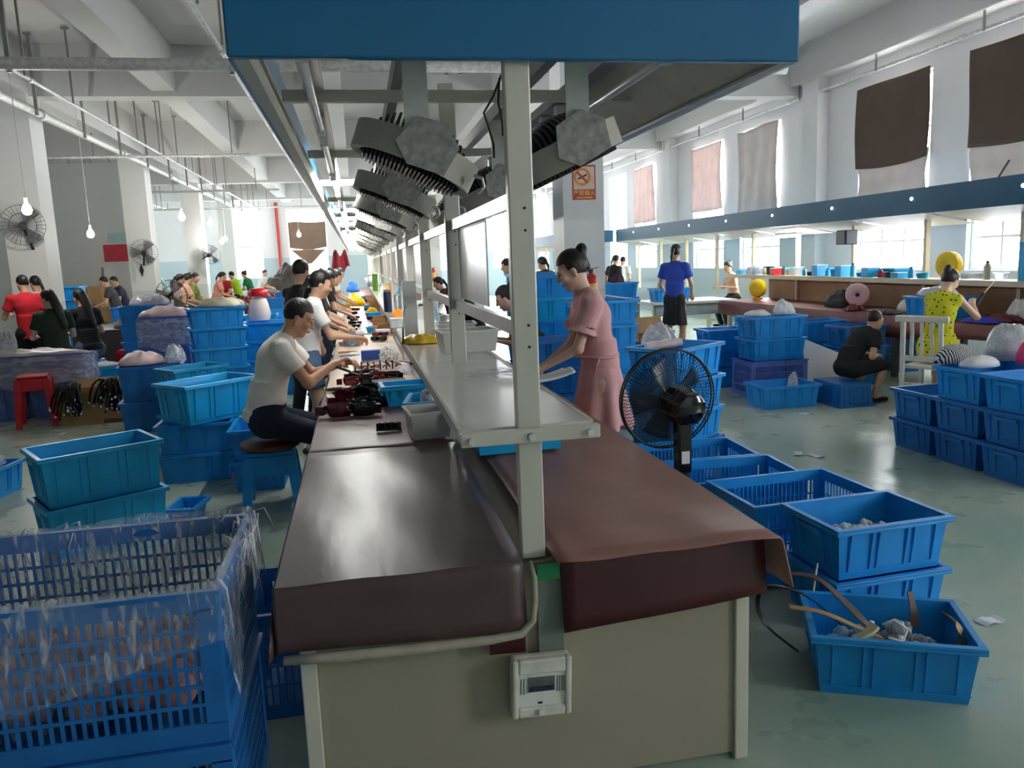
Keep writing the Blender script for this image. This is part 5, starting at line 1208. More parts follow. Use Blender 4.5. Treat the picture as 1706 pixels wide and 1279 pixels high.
crate('P', 6.98, 6.75, 1.168, R(88), 'cyan lattice basket on the shelf by the window', BLUE2, False, 'lattice crates')
# shelf clutter on the right rack
r_ = random.Random(5); sc = [('white', WHITEPL), ('blue', BLUE2), ('grey', DARKG), ('red', REDP), ('clear', CLEAR), ('cream', CREAM)]; cnt = {}
for i in range(30):
    cn, m_ = sc[r_.randrange(6)]; yy = 7.3+i*.2
    if abs(yy-onx(1580, 468, 6.82).y) < .3: continue
    cnt[cn] = cnt.get(cn, 0)+1; k = i % 3; lb = '%s %s on the right hand shelf, %s of its colour from the near end' % (cn, ['tub', 'bottle', 'box'][k], ordw[cnt[cn]-1]); h = r_.uniform(.08, .2); x = 6.76+r_.uniform(-.01, .01)
    e = thing(['tub', 'bottle', 'small_box'][k], lb, ['tub', 'bottle', 'box'][k], (x, yy, 1.174), 0, 'things on the right hand shelf')
    if k == 1: obj('body', MB().lathe([(.005, 0), (.035, 0), (.035, h*.8), (.015, h*.95)], 12), m_, e, smooth=50); obj('cap', MB().cyl((0, 0, h*.95), (0, 0, h*1.08), .017, n=10), DARKG, e)
    elif k == 0: obj('body', MB().lathe([(.005, 0), (.06, 0), (.075, h*.7), (.07, h*.7), (.055, .01)], 16), m_, e, smooth=50); obj('rim', MB().lathe([(.07, h*.68), (.08, h*.68), (.08, h*.72), (.07, h*.72)], 16, None, True), m_, e, smooth=50)
    else: obj('body', MB().box((-.09, -.07, 0), (.09, .07, h*.8)), m_, e); obj('lid', MB().box((-.092, -.072, h*.8), (.092, .072, h*.85)), PAPER, e)
for i in range(3): crate('B', 7.0, 9.35+1.45*i, 1.168, R(90), 'blue tray at the back of the right hand shelf, %s from the near end' % ordw[i], BLUE2, False, 'trays on the right hand shelf')
crate('D', 7.5, 10.2, .755, R(90), 'deep blue crate on the table behind the rack', BLUE3, False) if False else None
# under the table
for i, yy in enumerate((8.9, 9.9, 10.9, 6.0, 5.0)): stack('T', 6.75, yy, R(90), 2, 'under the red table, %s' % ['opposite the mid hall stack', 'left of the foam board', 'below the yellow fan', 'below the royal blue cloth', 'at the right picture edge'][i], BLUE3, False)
stool('stool', 'blue stool standing in front of the red table', 5.2, 10.6, R(10), BLUE, .34, .5)
stool('stool', 'blue stool pushed under the red table', 5.98, 11.4, R(0), BLUE, .3, .46)
# dark wall speaker box and cable
e = thing('speaker_box', 'dark blue fan heater box fixed to a rack post', 'box', (6.795, 10.1, 1.72)); obj('case', MB().box((-.09, -.12, -.1), (.09, .12, .1)), mat('dark_navy_metal', (34, 38, 56), .4), e, bevel=.01); obj('grille', MB().box((-.1, -.1, -.08), (-.09, .1, .08)), BLACK, e)
cw = MB().tube([(8.26, 8.9, 2.6), (8.24, 9.2, 2.2), (8.24, 9.6, 1.85), (8.24, 10.0, 1.9), (8.24, 10.3, 2.1)], .012, 6)
tag(obj('cable', cw, DARKG, smooth=180), 'grey cable sagging on the right wall between windows', 'cable')

# white slatted chair
ch = thing('chair', 'white painted wooden chair with slatted back', 'chair', (5.36, 6.55, 0), R(-62))
PW = mat('chipped_white_paint', (222, 218, 206), .5, var=.1, scale=14)
obj('seat', MB().box((-.2, -.2, .42), (.2, .2, .45)), PW, ch, bevel=.006)
for sx in (-1, 1):
    obj('back_leg', MB().bar((sx*.18, -.22, 0), (sx*.17, -.27, .92), .04, .035, (0, 1, 0)), PW, ch, bevel=.004); obj('front_leg', MB().bar((sx*.18, .18, 0), (sx*.18, .18, .42), .04, .04, (0, 1, 0)), PW, ch, bevel=.004)
    obj('stretcher', MB().bar((sx*.18, -.22, .2), (sx*.18, .18, .2), .02, .03), PW, ch)
obj('top_rail', MB().box((-.24, -.295, .87), (.24, -.25, .93)), PW, ch, bevel=.008); obj('lower_rail', MB().box((-.17, -.27, .5), (.17, -.24, .55)), PW, ch, bevel=.004); obj('stretcher', MB().box((-.18, -.235, .25), (.18, -.21, .29)), PW, ch)
for i in range(3):
    x = -.09+.09*i; obj('back_slat', MB().tube([(x, -.255, .55), (x*1.05, -.245, .66), (x*.95, -.265, .78), (x, -.27, .88)], .017, 6), PW, ch, smooth=60)

# ---------------------------------------------------------------- left hand work tables
lt = thing('work_table', 'dark work table along the left pillars', 'table', (0, 0, 0))
obj('table_top', MB().box((-4.3, 12.9, .72), (-3.15, 15.6, .77)), mat('dark_table', (52, 44, 44), .5), lt); obj('side_panel', MB().box((-3.2, 12.9, .1), (-3.17, 15.6, .72)), mat('dark_table', (52, 44, 44), .5), lt); obj('side_panel', MB().box((-4.3, 12.9, .1), (-3.2, 12.93, .72)), mat('dark_table', (52, 44, 44), .5), lt)
for xx in (-4.25, -3.2):
    for yy in (12.95, 15.5): obj('leg', MB().box((xx-.025, yy-.025, 0), (xx+.025, yy+.025, .72)), DARKG, lt)
l3 = thing('work_table', 'long maroon table in the far left area', 'table', (0, 0, 0))
obj('table_top', MB().box((-2.95, 18.0, .72), (-2.4, 28, .77)), MAROON, l3); obj('front_panel', MB().box((-2.45, 18.0, .1), (-2.42, 28, .72)), MAROON, l3)
for yy in (18.1, 23, 27.9):
    for xx in (-2.9, -2.47): obj('leg', MB().box((xx-.025, yy-.025, 0), (xx+.025, yy+.025, .72)), DARKG, l3)
for i in range(9): mound('frame_heap', '%s heap of brownish parts on the left tables, counted from the near end' % ordw[i], 'parts', ((-3.7+r_.uniform(-.3, .3), 13.3+i*.9, .775) if i < 3 else (-2.7, 18.4+(i-3)*1.5, .775)), .6, .5, .16, [mat('brown_parts', (120, 92, 84), .3, var=.6, scale=18), mat('burgundy_heap', (110, 24, 36), .25), mat('grey_parts', (120, 118, 116), .5)][i % 3], 90+i, .5)
def wall_fan(label, p, r, face, arm, to=None):
    if to: arm = Matrix.Rotation(-face, 3, 'Z') @ (Vector(to)-p)
    e = thing('bracket_fan', label, 'fan', p, face, 'wall fans'); Mx = Matrix.Rotation(R(80), 4, 'X'); g = MB()
    for z in (-.04, .04):
        for q_ in (r, r*.6): g.tube([Mx @ Vector((q_*math.cos(.2618*i), q_*math.sin(.2618*i), z*(1 if q_ < r else .3))) for i in range(25)], .004, 4, False)
        for k in range(28):
            a = 6.2832*k/28; g.tube([Mx @ Vector((q_*math.cos(a), q_*math.sin(a), z*f)) for q_, f in ((.04, 1.3), (r*.6, 1), (r, .3))], .0022, 3, False)
    obj('guard', g, DARKG, e)
    for k in range(3):
        a = 2.094*k
        obj('blade', MB().grid(lambda u, v: Mx @ Vector(((.04+(r*.8)*u)*math.cos(a+(v-.5)*.9), (.04+(r*.8)*u)*math.sin(a+(v-.5)*.9), (v-.5)*.05)), 4, 4), mat('grey_blade', (120, 120, 124), .4, alpha=.6), e, solid=.003)
    obj('motor', MB().cyl(Mx @ Vector((0, 0, -.04)), Mx @ Vector((0, 0, -.2)), .06, .05, n=14), BLACK, e, smooth=50)
    obj('bracket', MB().bar((0, .1, -.02), arm, .04, .03), BLACK, e); return e
wall_fan('large wall fan on the nearest left pillar', ony(38, 375, 13.2), .30, R(200), None, (-4.9, 13.53, ony(38, 375, 13.2).z-.35))
wall_fan('wall fan on the second left pillar', ony(240, 420, 19.9), .30, R(190), None, (-4.95, 20.13, ony(240, 420, 19.9).z-.3))
wall_fan('small wall fan on the third left pillar', ony(352, 424, 26.4), .3, R(160), None, (-4.8, 26.73, 2.0))
tag(obj('tool_hook', MB().prism([(0, -.16), (.05, 0), (0, .16), (-.05, 0)], -.01, .01, Matrix(((1,0,0,0),(0,0,1,0),(0,1,0,0),(0,0,0,1)))), BLACK, loc=ony(236, 450, 20.0)), 'black diamond shaped holder under the second pillar fan', 'holder')
e = wall_fan('grey floor fan among the left tables', ony(286, 492, 12.9), .24, R(170), (0, .12, -.4)); obj('pole', MB().cyl((0, .12, -.4), (0, .12, -ony(286, 492, 12.9).z), .02, n=8), BLACK, e)
# boxes and blue crates behind the left tables
stack('U', ony(112, 500, 16.4).x, 16.4, 0, 6, 'tall left stack beside the nearest pillar', BLUE, False)
stack('U', ony(214, 500, 17.3).x, 17.3, 0, 4, 'behind the dark left table', BLUE3, False)
for i in range(3): e = thing('cardboard_box', ['lowest carton of the pile at the partition', 'middle carton of the pile at the partition', 'top carton of the pile at the partition'][i], 'box', (-6.0-.2*i, 20.6, .02+.45*i), R(5*i)); obj('body', MB().box((-.35, -.3, 0), (.35, .3, .42)), CARD, e); obj('tape', MB().box((-.03, -.302, .02), (.03, .302, .422)), mat('brown_tape', (96, 66, 40), .4), e)
for i in range(6): stack('U', -1.95, 16.5+2.1*i, R(0), 3+i % 2, 'far left row, %s group beyond the red bag' % ordw[i], [BLUE, BLUE3], False)
TEALC = mat('teal_film', (110, 160, 164), .5, var=.2, scale=3)
mound('covered_stack', 'large teal covered heap at the far left windows', 'heap', (-8.0, 28.5, 0), 4.2, 2.0, 2.1, TEALC, 95, .2); mound('covered_stack', 'dark green covered heap in front of the teal one', 'heap', (-7.6, 25.6, 0), 1.6, 1.6, 2.4, mat('dark_teal_film', (60, 84, 84), .6), 96, .2)
mound('goods_heap', 'dark heap of goods along the far end wall', 'heap', (-2.7, 34.4, 0), 3.0, 1.6, 1.5, mat('dark_goods', (70, 62, 58), .7, var=.5, scale=6), 97, .3)
mound('goods_heap', 'maroon covered heap behind the left workers', 'heap', (-6.2, 24.2, 0), 1.8, 1.6, 1.7, MAROON, 98, .2)
# ---------------------------------------------------------------- people: smooth distance-field bodies
def V(*a): return np.array(a, float)
def nrm(v): v = np.asarray(v, float); return v/np.linalg.norm(v)
class Field:
    """smooth union of tapered limbs, meshed with surface nets"""
    def __init__(s, res): s.p = []; s.res = res; s.cut = []; s.ripple = None
    def cone(s, a, b, ra, rb, n=None, sq=1., k=.02, flat=False): s.p.append((V(*a), V(*b), ra, rb, None if n is None else nrm(n), sq, k, flat)); return s
    def ball(s, c, r, k=.015, n=None, sq=1.): return s.cone(c, V(*c)+V(0, 0, 1e-4), r, r, n, sq, k)
    def mesh(s, name, smooth_it=1):
        h = s.res; lo = np.min([np.minimum(a-ra, b-rb) for a, b, ra, rb, *_ in s.p], 0)-.05; hi = np.max([np.maximum(a+ra, b+rb) for a, b, ra, rb, *_ in s.p], 0)+.05
        n = np.ceil((hi-lo)/h).astype(int)+1; D = np.full(n, .5, np.float32)
        ax = [lo[i]+h*np.arange(n[i]) for i in range(3)]
        for a, b, ra, rb, nn, sq, k, flat in s.p:
            m = .03+k; l = np.maximum(((np.minimum(a, b)-max(ra, rb)-m-lo)/h).astype(int), 0); u = np.minimum(((np.maximum(a, b)+max(ra, rb)+m-lo)/h).astype(int)+2, n)
            if np.any(u <= l): continue
            X, Y, Z = np.meshgrid(ax[0][l[0]:u[0]], ax[1][l[1]:u[1]], ax[2][l[2]:u[2]], indexing='ij')
            P = np.stack((X-a[0], Y-a[1], Z-a[2]), -1).astype(np.float32); ab = (b-a).astype(np.float32); L2 = float(ab@ab); t0 = (P@ab)/L2
            t = t0 if flat else np.clip(t0, 0, 1)
            q = P - t[..., None]*ab
            if nn is not None: c = q@nn.astype(np.float32); q = q + c[..., None]*(nn.astype(np.float32)*(1/sq-1))
            d = np.sqrt((q*q).sum(-1)) - (ra+(rb-ra)*np.clip(t, 0, 1))
            if flat: d = np.maximum(d, np.maximum(-t0, t0-1)*math.sqrt(L2))
            S = D[l[0]:u[0], l[1]:u[1], l[2]:u[2]]
            hh = np.clip(.5+.5*(S-d)/k, 0, 1); S[...] = S*(1-hh)+d*hh - k*hh*(1-hh)
        if s.ripple or s.cut:
            X, Y, Z = np.meshgrid(*ax, indexing='ij')
            if s.ripple: D = D + s.ripple(X, Y, Z).astype(np.float32)
            for c in s.cut: D = np.maximum(D, c(X, Y, Z).astype(np.float32))
        ins = D < 0; c8 = np.zeros(n-1, np.int8)
        for i in (0, 1):
            for j in (0, 1):
                for k in (0, 1): c8 += ins[i:n[0]-1+i, j:n[1]-1+j, k:n[2]-1+k]
        act = (c8 > 0) & (c8 < 8); I = np.argwhere(act); idx = np.full(n-1, -1); idx[act] = np.arange(len(I))
        pos = np.zeros((len(I), 3)); cnt = np.zeros(len(I)); cor = [(i, j, k) for i in (0, 1) for j in (0, 1) for k in (0, 1)]
        for ca in cor:
            for ax_ in range(3):
                if ca[ax_]: continue
                cb = list(ca); cb[ax_] = 1
                va = D[I[:, 0]+ca[0], I[:, 1]+ca[1], I[:, 2]+ca[2]]; vb = D[I[:, 0]+cb[0], I[:, 1]+cb[1], I[:, 2]+cb[2]]
                m = (va < 0) != (vb < 0); t = va[m]/(va[m]-vb[m]); p = np.tile(np.array(ca, float), (len(t), 1)); p[:, ax_] += t; pos[m] += p; cnt[m] += 1
        pos = (pos/cnt[:, None]+I)*h+lo; faces = []
        for ax_ in range(3):
            o1, o2 = [(1, 2), (2, 0), (0, 1)][ax_]
            A = np.moveaxis(ins, (ax_, o1, o2), (0, 1, 2)); ID = np.moveaxis(idx, (ax_, o1, o2), (0, 1, 2))
            e0 = A[:-1, 1:-1, 1:-1]; e1 = A[1:, 1:-1, 1:-1]; ch = np.argwhere(e0 != e1)
            if not len(ch): continue
            i, j, k = ch[:, 0], ch[:, 1]+1, ch[:, 2]+1
            q = np.stack((ID[i, j-1, k-1], ID[i, j, k-1], ID[i, j, k], ID[i, j-1, k]), 1); fl = ~A[i, j, k]
            q[fl] = q[fl][:, ::-1]; faces.append(q)
        F = np.concatenate(faces); me = bpy.data.meshes.new(name)
        me.vertices.add(len(pos)); me.vertices.foreach_set('co', pos.astype(np.float32).ravel()); me.loops.add(F.size); me.loops.foreach_set('vertex_index', F.astype(np.int32).ravel())
        me.polygons.add(len(F)); me.polygons.foreach_set('loop_start', np.arange(0, F.size, 4, dtype=np.int32)); me.polygons.foreach_set('use_smooth', np.ones(len(F), bool)); me.update(calc_edges=True); return me
def ik(a, c, l1, l2, pole):
    a = V(*a); c = V(*c); d = c-a; L = np.linalg.norm(d)
    if L > (l1+l2)*.995: c = a+d/L*(l1+l2)*.995; d = c-a; L = np.linalg.norm(d)
    u = d/L; x = (l1*l1-l2*l2+L*L)/(2*L); h = math.sqrt(max(0, l1*l1-x*x)); p = V(*pole); p = p-u*(p@u); p = nrm(p); return a+u*x+p*h, c
SKIN = mat('skin', (214, 168, 138), .5, var=.05, scale=12); SKIN2 = mat('warm_tan_skin', (204, 152, 120), .5, var=.05, scale=12); SKINP = mat('pale_skin', (222, 182, 160), .5, var=.05, scale=12)
HAIR = mat('black_hair', (24, 20, 20), .45, var=.3, scale=40, aniso=(1, 1, .2), bump=.3, bscale=80)
EYE = mat('dark_eye', (30, 22, 20), .2); LIP = mat('lips', (168, 92, 86), .45, var=.05)
def cloth_m(name, rgb, var=.06): return mat(name, rgb, .85, var=var, scale=8, bump=.25, bscale=16)
JEAN = cloth_m('blue_denim', (70, 96, 128), .2); BLKC = cloth_m('black_cloth', (24, 24, 27), .2); NAVYC = cloth_m('navy_trousers', (34, 42, 66), .15)
def person(label, loc, face, H=1.62, sex='f', lean=6., lean2=10., hipz=None, head=(20, 0), hands=None, feet=None, poles=None, kpole=None, top=('tee', None), bottom=('trousers', None), hair='short', skin=None, res=.016, detail=False, group='workers', twist=0, name='person', scale_w=1.):
    s = H/1.7; fem = sex == 'f'; skin = skin or SKIN
    e = thing(name, label, 'person', (loc[0], loc[1], loc[2] if len(loc) > 2 else 0), R(face), group)
    hz = hipz if hipz is not None else .53*H; seated = hz < .45*H
    def sp(deg): a = R(deg); return V(0, math.sin(a), math.cos(a))
    P0 = V(0, 0, hz); d1 = sp(lean*.6); d2 = sp(lean+lean2*.3); d3 = sp(lean+lean2)
    W1 = P0+d1*.17*s; C1 = W1+d2*.2*s; N0 = C1+d3*.155*s
    fw = V(0, math.cos(R(lean)), -math.sin(R(lean))); rt = V(1, 0, 0)
    if twist: c_, s_ = math.cos(R(twist)), math.sin(R(twist)); rt = V(c_, s_, 0)
    sw = (.155 if fem else .178)*s*scale_w
    sh = [N0-d3*.045*s+rt*sg*sw for sg in (-1, 1)]
    nd = sp(lean+lean2+head[0]*.45); a = R(head[0]+lean*.15); yw = R(head[1])
    f = V(-math.sin(yw)*math.cos(a), math.cos(yw)*math.cos(a), -math.sin(a)); r_ = V(math.cos(yw), math.sin(yw), 0); u = np.cross(r_, f)
    hs = s*(1.0 if not fem else .97); HC = N0+nd*.075*s+u*.105*hs
    def hp(x, y, z): return HC+(r_*x+f*y+u*z)*hs
    hands = hands or [(-.2*s, .12, hz+.0), (.2*s, .12, hz+.0)]
    arms = []
    for i, sg in enumerate((-1, 1)):
        pl = poles[i] if poles else (sg*.5, -.7, -.6)
        el, wr = ik(sh[i], hands[i], .285*s, .245*s, pl); arms.append((el, wr))
    hw = (.088 if fem else .085)*s; hips = [P0+V(sg*hw, 0, -.03*s) for sg in (-1, 1)]
    feet = feet or [(-.1*s, .0, 0), (.1*s, .02, 0)]
    legs = []
    for i, sg in enumerate((-1, 1)):
        an = V(*feet[i])+V(0, -.03, .075*s); kn, an = ik(hips[i], an, .41*s, .41*s, (kpole or ((sg*.12, 1, .1) if not seated else (sg*.15, 1, .8)))); legs.append((kn, an))
    th = 1.0*scale_w; fl = .74
    def torso(F, g, hem=None):
        wr_ = (.112 if fem else .125)*s*th; cr = (.132 if fem else .148)*s*th
        F.cone(W1, C1, wr_+g, cr+g, fw, fl, .04); F.cone(C1, C1+d3*.07*s, cr+g, .115*s+g, fw, fl, .04)
        F.cone(sh[0]+rt*.02, sh[1]-rt*.02, .052*s+g*.8, .052*s+g*.8, k=.05)
        F.cone(C1+d3*.06*s, N0-d3*.012*s, .085*s+g, .05*s+g, k=.04)
        if fem:
            for sg in (-1, 1): F.ball(C1+rt*sg*.06*s+fw*(.075*s+g*.6)+d3*.0, .058*s, k=.05)
    # ---- body
    B = Field(res); torso(B, -.006); B.cone(P0, W1, (.125 if fem else .12)*s, (.108 if fem else .118)*s, fw, .8, .04)
    B.cone(hips[0], hips[1], .088*s, .088*s, k=.05)
    B.cone(N0-d3*.03, HC-u*.05*hs-f*.012*hs, .052*s, (.046 if fem else .053)*s, k=.025)
    for i in (0, 1):
        el, wr = arms[i]; k_ = .86 if fem else 1.0; B.cone(sh[i], el, .047*s*k_, .037*s*k_, k=.03); B.cone(el, wr, .038*s*k_, .0245*s*k_, k=.02)
        kn, an = legs[i]; B.cone(hips[i], kn, .08*s, .052*s, k=.03); B.cone(kn, kn*.6+an*.4, .052*s, .05*s, k=.02); B.cone(kn*.6+an*.4, an, .05*s, .033*s, k=.02)
        ft = V(*feet[i]); fd = nrm(V(ft[0]*.25, 1, 0)); B.cone(an-V(0, 0, .03*s), ft+V(0, 0, .028)+fd*.12*s, .036*s, .026*s, k=.02)
    # head
    for c, r0, n_, q in ((hp(0, -.012, .022), .094, r_, .80), (hp(0, .018, -.045), .070, r_, .86)): B.ball(c, r0*hs, .03, n_, q)
    B.cone(hp(0, .03, -.065), hp(0, .06, -.098), .042*hs, .027*hs, k=.025)
    if detail:
        B.cone(hp(0, .092, .012), hp(0, .112, -.03), .008*hs, .013*hs, k=.008); B.ball(hp(-.012, .100, -.034), .008*hs, .006); B.ball(hp(.012, .100, -.034), .008*hs, .006)
        B.cone(hp(-.045, .074, .022), hp(.045, .074, .022), .014*hs, .014*hs, k=.02)
        B.cone(hp(-.018, .088, -.066), hp(.018, .088, -.066), .011*hs, .011*hs, k=.01)
        for sg in (-1, 1): B.ball(hp(sg*.042, .07, -.028), .024*hs, .02)
    else: B.cone(hp(0, .09, .01), hp(0, .106, -.03), .01*hs, .014*hs, k=.01)
    for sg in (-1, 1): B.cone(hp(sg*.076, -.004, -.004), hp(sg*.074, -.002, -.045), .018*hs, .011*hs, r_, .5, .006)
    # hands
    for i, sg in enumerate((-1, 1)):
        el, wr = arms[i]; d = nrm(wr-el); d = nrm(d+V(0, .25, -.1)); nn = nrm(np.cross(d, V(sg*.9, .3, .2))) ; lat = nrm(np.cross(nn, d)); hsz = .95*s
        if nn[2] > 0: nn = -nn
        B.cone(wr, wr+d*.03*hsz, .024*hsz, .027*hsz, nn, .7, .015); B.cone(wr+d*.03*hsz, wr+d*.085*hsz, .034*hsz, .04*hsz, nn, .42, .015)
        fr = max(.0085*s, res*.62)
        for j, (o_, l_) in enumerate(((-.029, .032), (-.010, .037), (.010, .035), (.028, .028))):
            b0 = wr+d*.085*hsz+lat*o_*hsz; m1 = b0+nrm(d+nn*.45)*l_*hsz*1.15; m2 = m1+nrm(d*.5+nn*1.0)*l_*hsz; B.cone(b0, m1, fr, fr*.95, k=.006); B.cone(m1, m2, fr*.95, fr*.8, k=.005)
        inw = -sg*1.0; tl = lat if (lat@V(1, 0, 0))*inw > 0 else -lat
        t0 = wr+d*.025*hsz+tl*.022*hsz; t1 = t0+nrm(d*.7+tl*.7+nn*.3)*.04*hsz; t2 = t1+nrm(d+nn*.35)*.032*hsz; B.cone(t0, t1, fr*1.25, fr*1.1, k=.012); B.cone(t1, t2, fr*1.1, fr*.85, k=.005)
    obj('body', B.mesh('body'), skin, e)
    # ---- clothes
    kind, tm = top; g = .012
    def fold(amp, sc=26): return lambda X, Y, Z: amp*(np.sin(X*sc+Z*sc*.7+1)*np.sin(Y*sc*.8-Z*sc*.5)+.6*np.sin(Z*sc*1.5+X*9+Y*13))
    if kind:
        T = Field(res); torso(T, g)
        hl = {'tee': .10, 'tank': .08, 'blouse': .02, 'dress': .0}.get(kind, .08)
        bt = P0-d1*hl*s if not seated else P0+V(0, -.02, -.03)
        if kind == 'dress': T.cone(W1+d1*.05*s, W1-d1*.10*s, .115*s+g, .135*s+g, fw, .82, .03, True)
        elif kind == 'blouse': T.cone(W1+d1*.06*s, P0+d1*.03*s, .125*s+g, .135*s+g, fw, .85, .04, True)
        else: T.cone(W1+d1*.06*s, bt, (.122 if fem else .132)*s*th+g, (.138 if fem else .142)*s*th+g*1.3, fw, .84, .04, True)
        if seated and kind in ('tee', 'tank'): T.cone(P0+V(0, -.035, .02), P0+V(0, -.045, -.03), .14*s*th+g, .14*s*th+g, fw, .75, .04, True)
        sl = {'tee': .62, 'blouse': .52, 'tank': 0, 'dress': 0}.get(kind, .6)
        for i in (0, 1):
            if sl: 
                q = sh[i]+(arms[i][0]-sh[i])*sl; T.cone(sh[i]-(arms[i][0]-sh[i])*.06, q, .056*s+g*.7, .056*s+g*1.2, k=.03, flat=True); T.ball(sh[i], .056*s+g*.6, .03)
                if kind == 'blouse': q2 = sh[i]+(arms[i][0]-sh[i])*(sl+.14); T.cone(q, q2, .058*s+g, .085*s+g, k=.008, flat=True)
        if detail: T.ripple = fold(.0035)
        obj('top', T.mesh('top'), tm, e)
        if kind == 'tank': pass
    bk, bm_ = bottom; g2 = .010
    if bk:
        K = Field(res)
        if bk in ('trousers', 'shorts', 'knee_shorts'):
            K.cone(P0+d1*.10*s, P0-V(0, 0, .05*s), .128*s*th+g2, .132*s*th+g2, fw, .84, .03, True); K.cone(hips[0], hips[1], (.106 if seated else .096)*s+g2, (.106 if seated else .096)*s+g2, k=.05)
            lim = {'trousers': 2., 'shorts': .55, 'knee_shorts': 1.}[bk]
            for i in (0, 1):
                kn, an = legs[i]; q = hips[i]+(kn-hips[i])*min(1, lim); K.cone(hips[i], q, .09*s+g2, (.09+(.06-.09)*min(1, lim))*s+g2*1.3, k=.03, flat=(lim < 1)); 
                if lim > 1: K.cone(kn, an, .06*s+g2, .046*s+g2, k=.02, flat=False)
        elif bk == 'skirt' or bk == 'long_skirt' or bk == 'dress_skirt':
            wl = W1-d1*.08*s if bk == 'dress_skirt' else P0+d1*.10*s
            if seated:
                K.cone(P0+d1*.12*s, P0-V(0, 0, .04), .13*s+g2, .16*s+g2, fw, .9, .05, True)
                for i in (0, 1): K.cone(hips[i], hips[i]+(legs[i][0]-hips[i])*.95, .10*s+g2, .085*s+g2, k=.09)
                K.cone(P0+V(0, -.06, .05), P0+V(0, -.08, -.12), .13*s, .17*s, fw, .8, .06, True)
            else:
                L_ = {'skirt': .30, 'long_skirt': .50, 'dress_skirt': .40}[bk]*s; K.cone(wl, V(0, 0, wl[2]-L_), .125*s+g2, {'skirt': .21, 'long_skirt': .19, 'dress_skirt': .225}[bk]*s, (0, 1, 0), .86, .02, True)
                K.cone(hips[0]*.8+P0*.2, hips[1]*.8+P0*.2, .092*s+g2, .092*s+g2, k=.05)
                amp = {'skirt': .012, 'long_skirt': .008, 'dress_skirt': .02}[bk]
                def rp(X, Y, Z): t = np.clip((wl[2]-Z)/L_, 0, 1); return amp*t*np.sin(np.arctan2(Y, X)*9)
                K.ripple = rp
        if detail and not K.ripple: K.ripple = fold(.003, 20)
        obj('bottom', K.mesh('bottom'), bm_, e)
    # ---- hair
    Hh = Field(max(.007, res*.8) if detail else res*.8); Hh.ball(hp(0, -.014, .028), (.099 if hair == 'short' else .103)*hs, .02, r_, .81)
    def keep(X, Y, Z, lowb=-.065):
        qx, qy, qz = X-HC[0], Y-HC[1], Z-HC[2]; F_ = (qx*f[0]+qy*f[1]+qz*f[2])/hs; U_ = (qx*u[0]+qy*u[1]+qz*u[2])/hs; R_ = (qx*r_[0]+qy*r_[1])/hs
        a_ = (.052+F_*.12) - U_ ; b_ = np.maximum(F_+.012, lowb-U_); c_ = np.maximum(np.maximum(F_-.045, -.0-U_), .0); 
        return np.minimum(np.minimum(a_, b_), np.maximum(F_-.03, -.0+.005-U_))
    Hh.cut.append(lambda X, Y, Z: keep(X, Y, Z)) if hair in ('short', 'bun', 'pony', 'cap') else None
    if hair == 'long': Hh.cut.append(lambda X, Y, Z: keep(X, Y, Z, -.5))
    me = Hh.mesh('hair'); obj('hair', me, HAIR, e)
    if hair == 'bun': obj('hair_bun', Field(res*.8).ball(hp(0, -.10, .075), .042*hs).ball(hp(.01, -.115, .095), .03*hs).cone(hp(0, -.09, .03), hp(0, -.095, -.03), .03*hs, .02*hs).mesh('hair_bun'), HAIR, e)
    if hair == 'topbun': pass
    if hair == 'pony': obj('ponytail', Field(res*.8).ball(hp(0, -.105, .02), .03*hs).cone(hp(0, -.115, .01), hp(0, -.14, -.1), .028*hs, .022*hs, k=.02).cone(hp(0, -.14, -.1), hp(0, -.12, -.2), .022*hs, .012*hs).mesh('ponytail'), HAIR, e)
    if hair == 'long': obj('long_hair', Field(res).cone(hp(0, -.07, .02), hp(0, -.11, -.16), .07*hs, .07*hs, f, .6).cone(hp(0, -.11, -.16), hp(0, -.135, -.40), .07*hs, .045*hs, f, .5).mesh('long_hair'), HAIR, e)
    if detail:
        for sg in (-1, 1):
            obj('eye', Field(.004).cone(hp(sg*.020, .0875, .002), hp(sg*.042, .080, .003), .0075*hs, .006*hs, u, .55, .004).mesh('eye'), EYE, e)
            obj('eyebrow', Field(.004).cone(hp(sg*.016, .094, .024), hp(sg*.048, .082, .026), .006*hs, .0045*hs, u, .6, .004).mesh('eyebrow'), HAIR, e)
        obj('lips', Field(.004).cone(hp(-.018, .0985, -.066), hp(.018, .0985, -.066), .0075*hs, .0075*hs, k=.004).mesh('lips'), LIP, e)
    if bk == 'trousers' or detail or H < 1.5:
        for i in (0, 1):
            ft = V(*feet[i]); fd = nrm(V(ft[0]*.25, 1, 0)); obj('shoe', Field(max(res, .012)).cone(ft+V(0, 0, .03)-fd*.06*s, ft+V(0, 0, .028)+fd*.14*s, .046*s, .038*s, (0, 0, 1), .75, flat=False).mesh('shoe'), BLACK, e)
    return e

# ---- left side of the bench
WHT = cloth_m('white_tshirt_cloth', (243, 236, 228), .03)
mn = person('man in white t-shirt sitting on a stool bent over the bench', (-.66, 5.42), -90, 1.70, 'm', lean=13, lean2=16, hipz=.63, head=(26, 0), hands=[(-.09, .50, .93), (.05, .46, .95)], feet=[(-.16, .34, 0), (.15, .36, 0)], poles=[(-.6, -.5, -.8), (.75, -.5, -.75)], top=('tee', WHT), bottom=('trousers', NAVYC), skin=SKIN2, res=.0085, detail=True)
p = Vector((-.64+.56, 5.42, .90)); e = thing('hand_tool', 'thin dark tool held in the seated man\'s hand', 'tool', (-.13, 5.40, .89)); obj('grip', MB().cyl((-.07, -.01, .045), (.04, 0, -.005), .009, n=10), DARKG, e, smooth=60); obj('tip', MB().cyl((.04, 0, -.005), (.10, .005, -.03), .004, .002, n=6), STEEL, e)
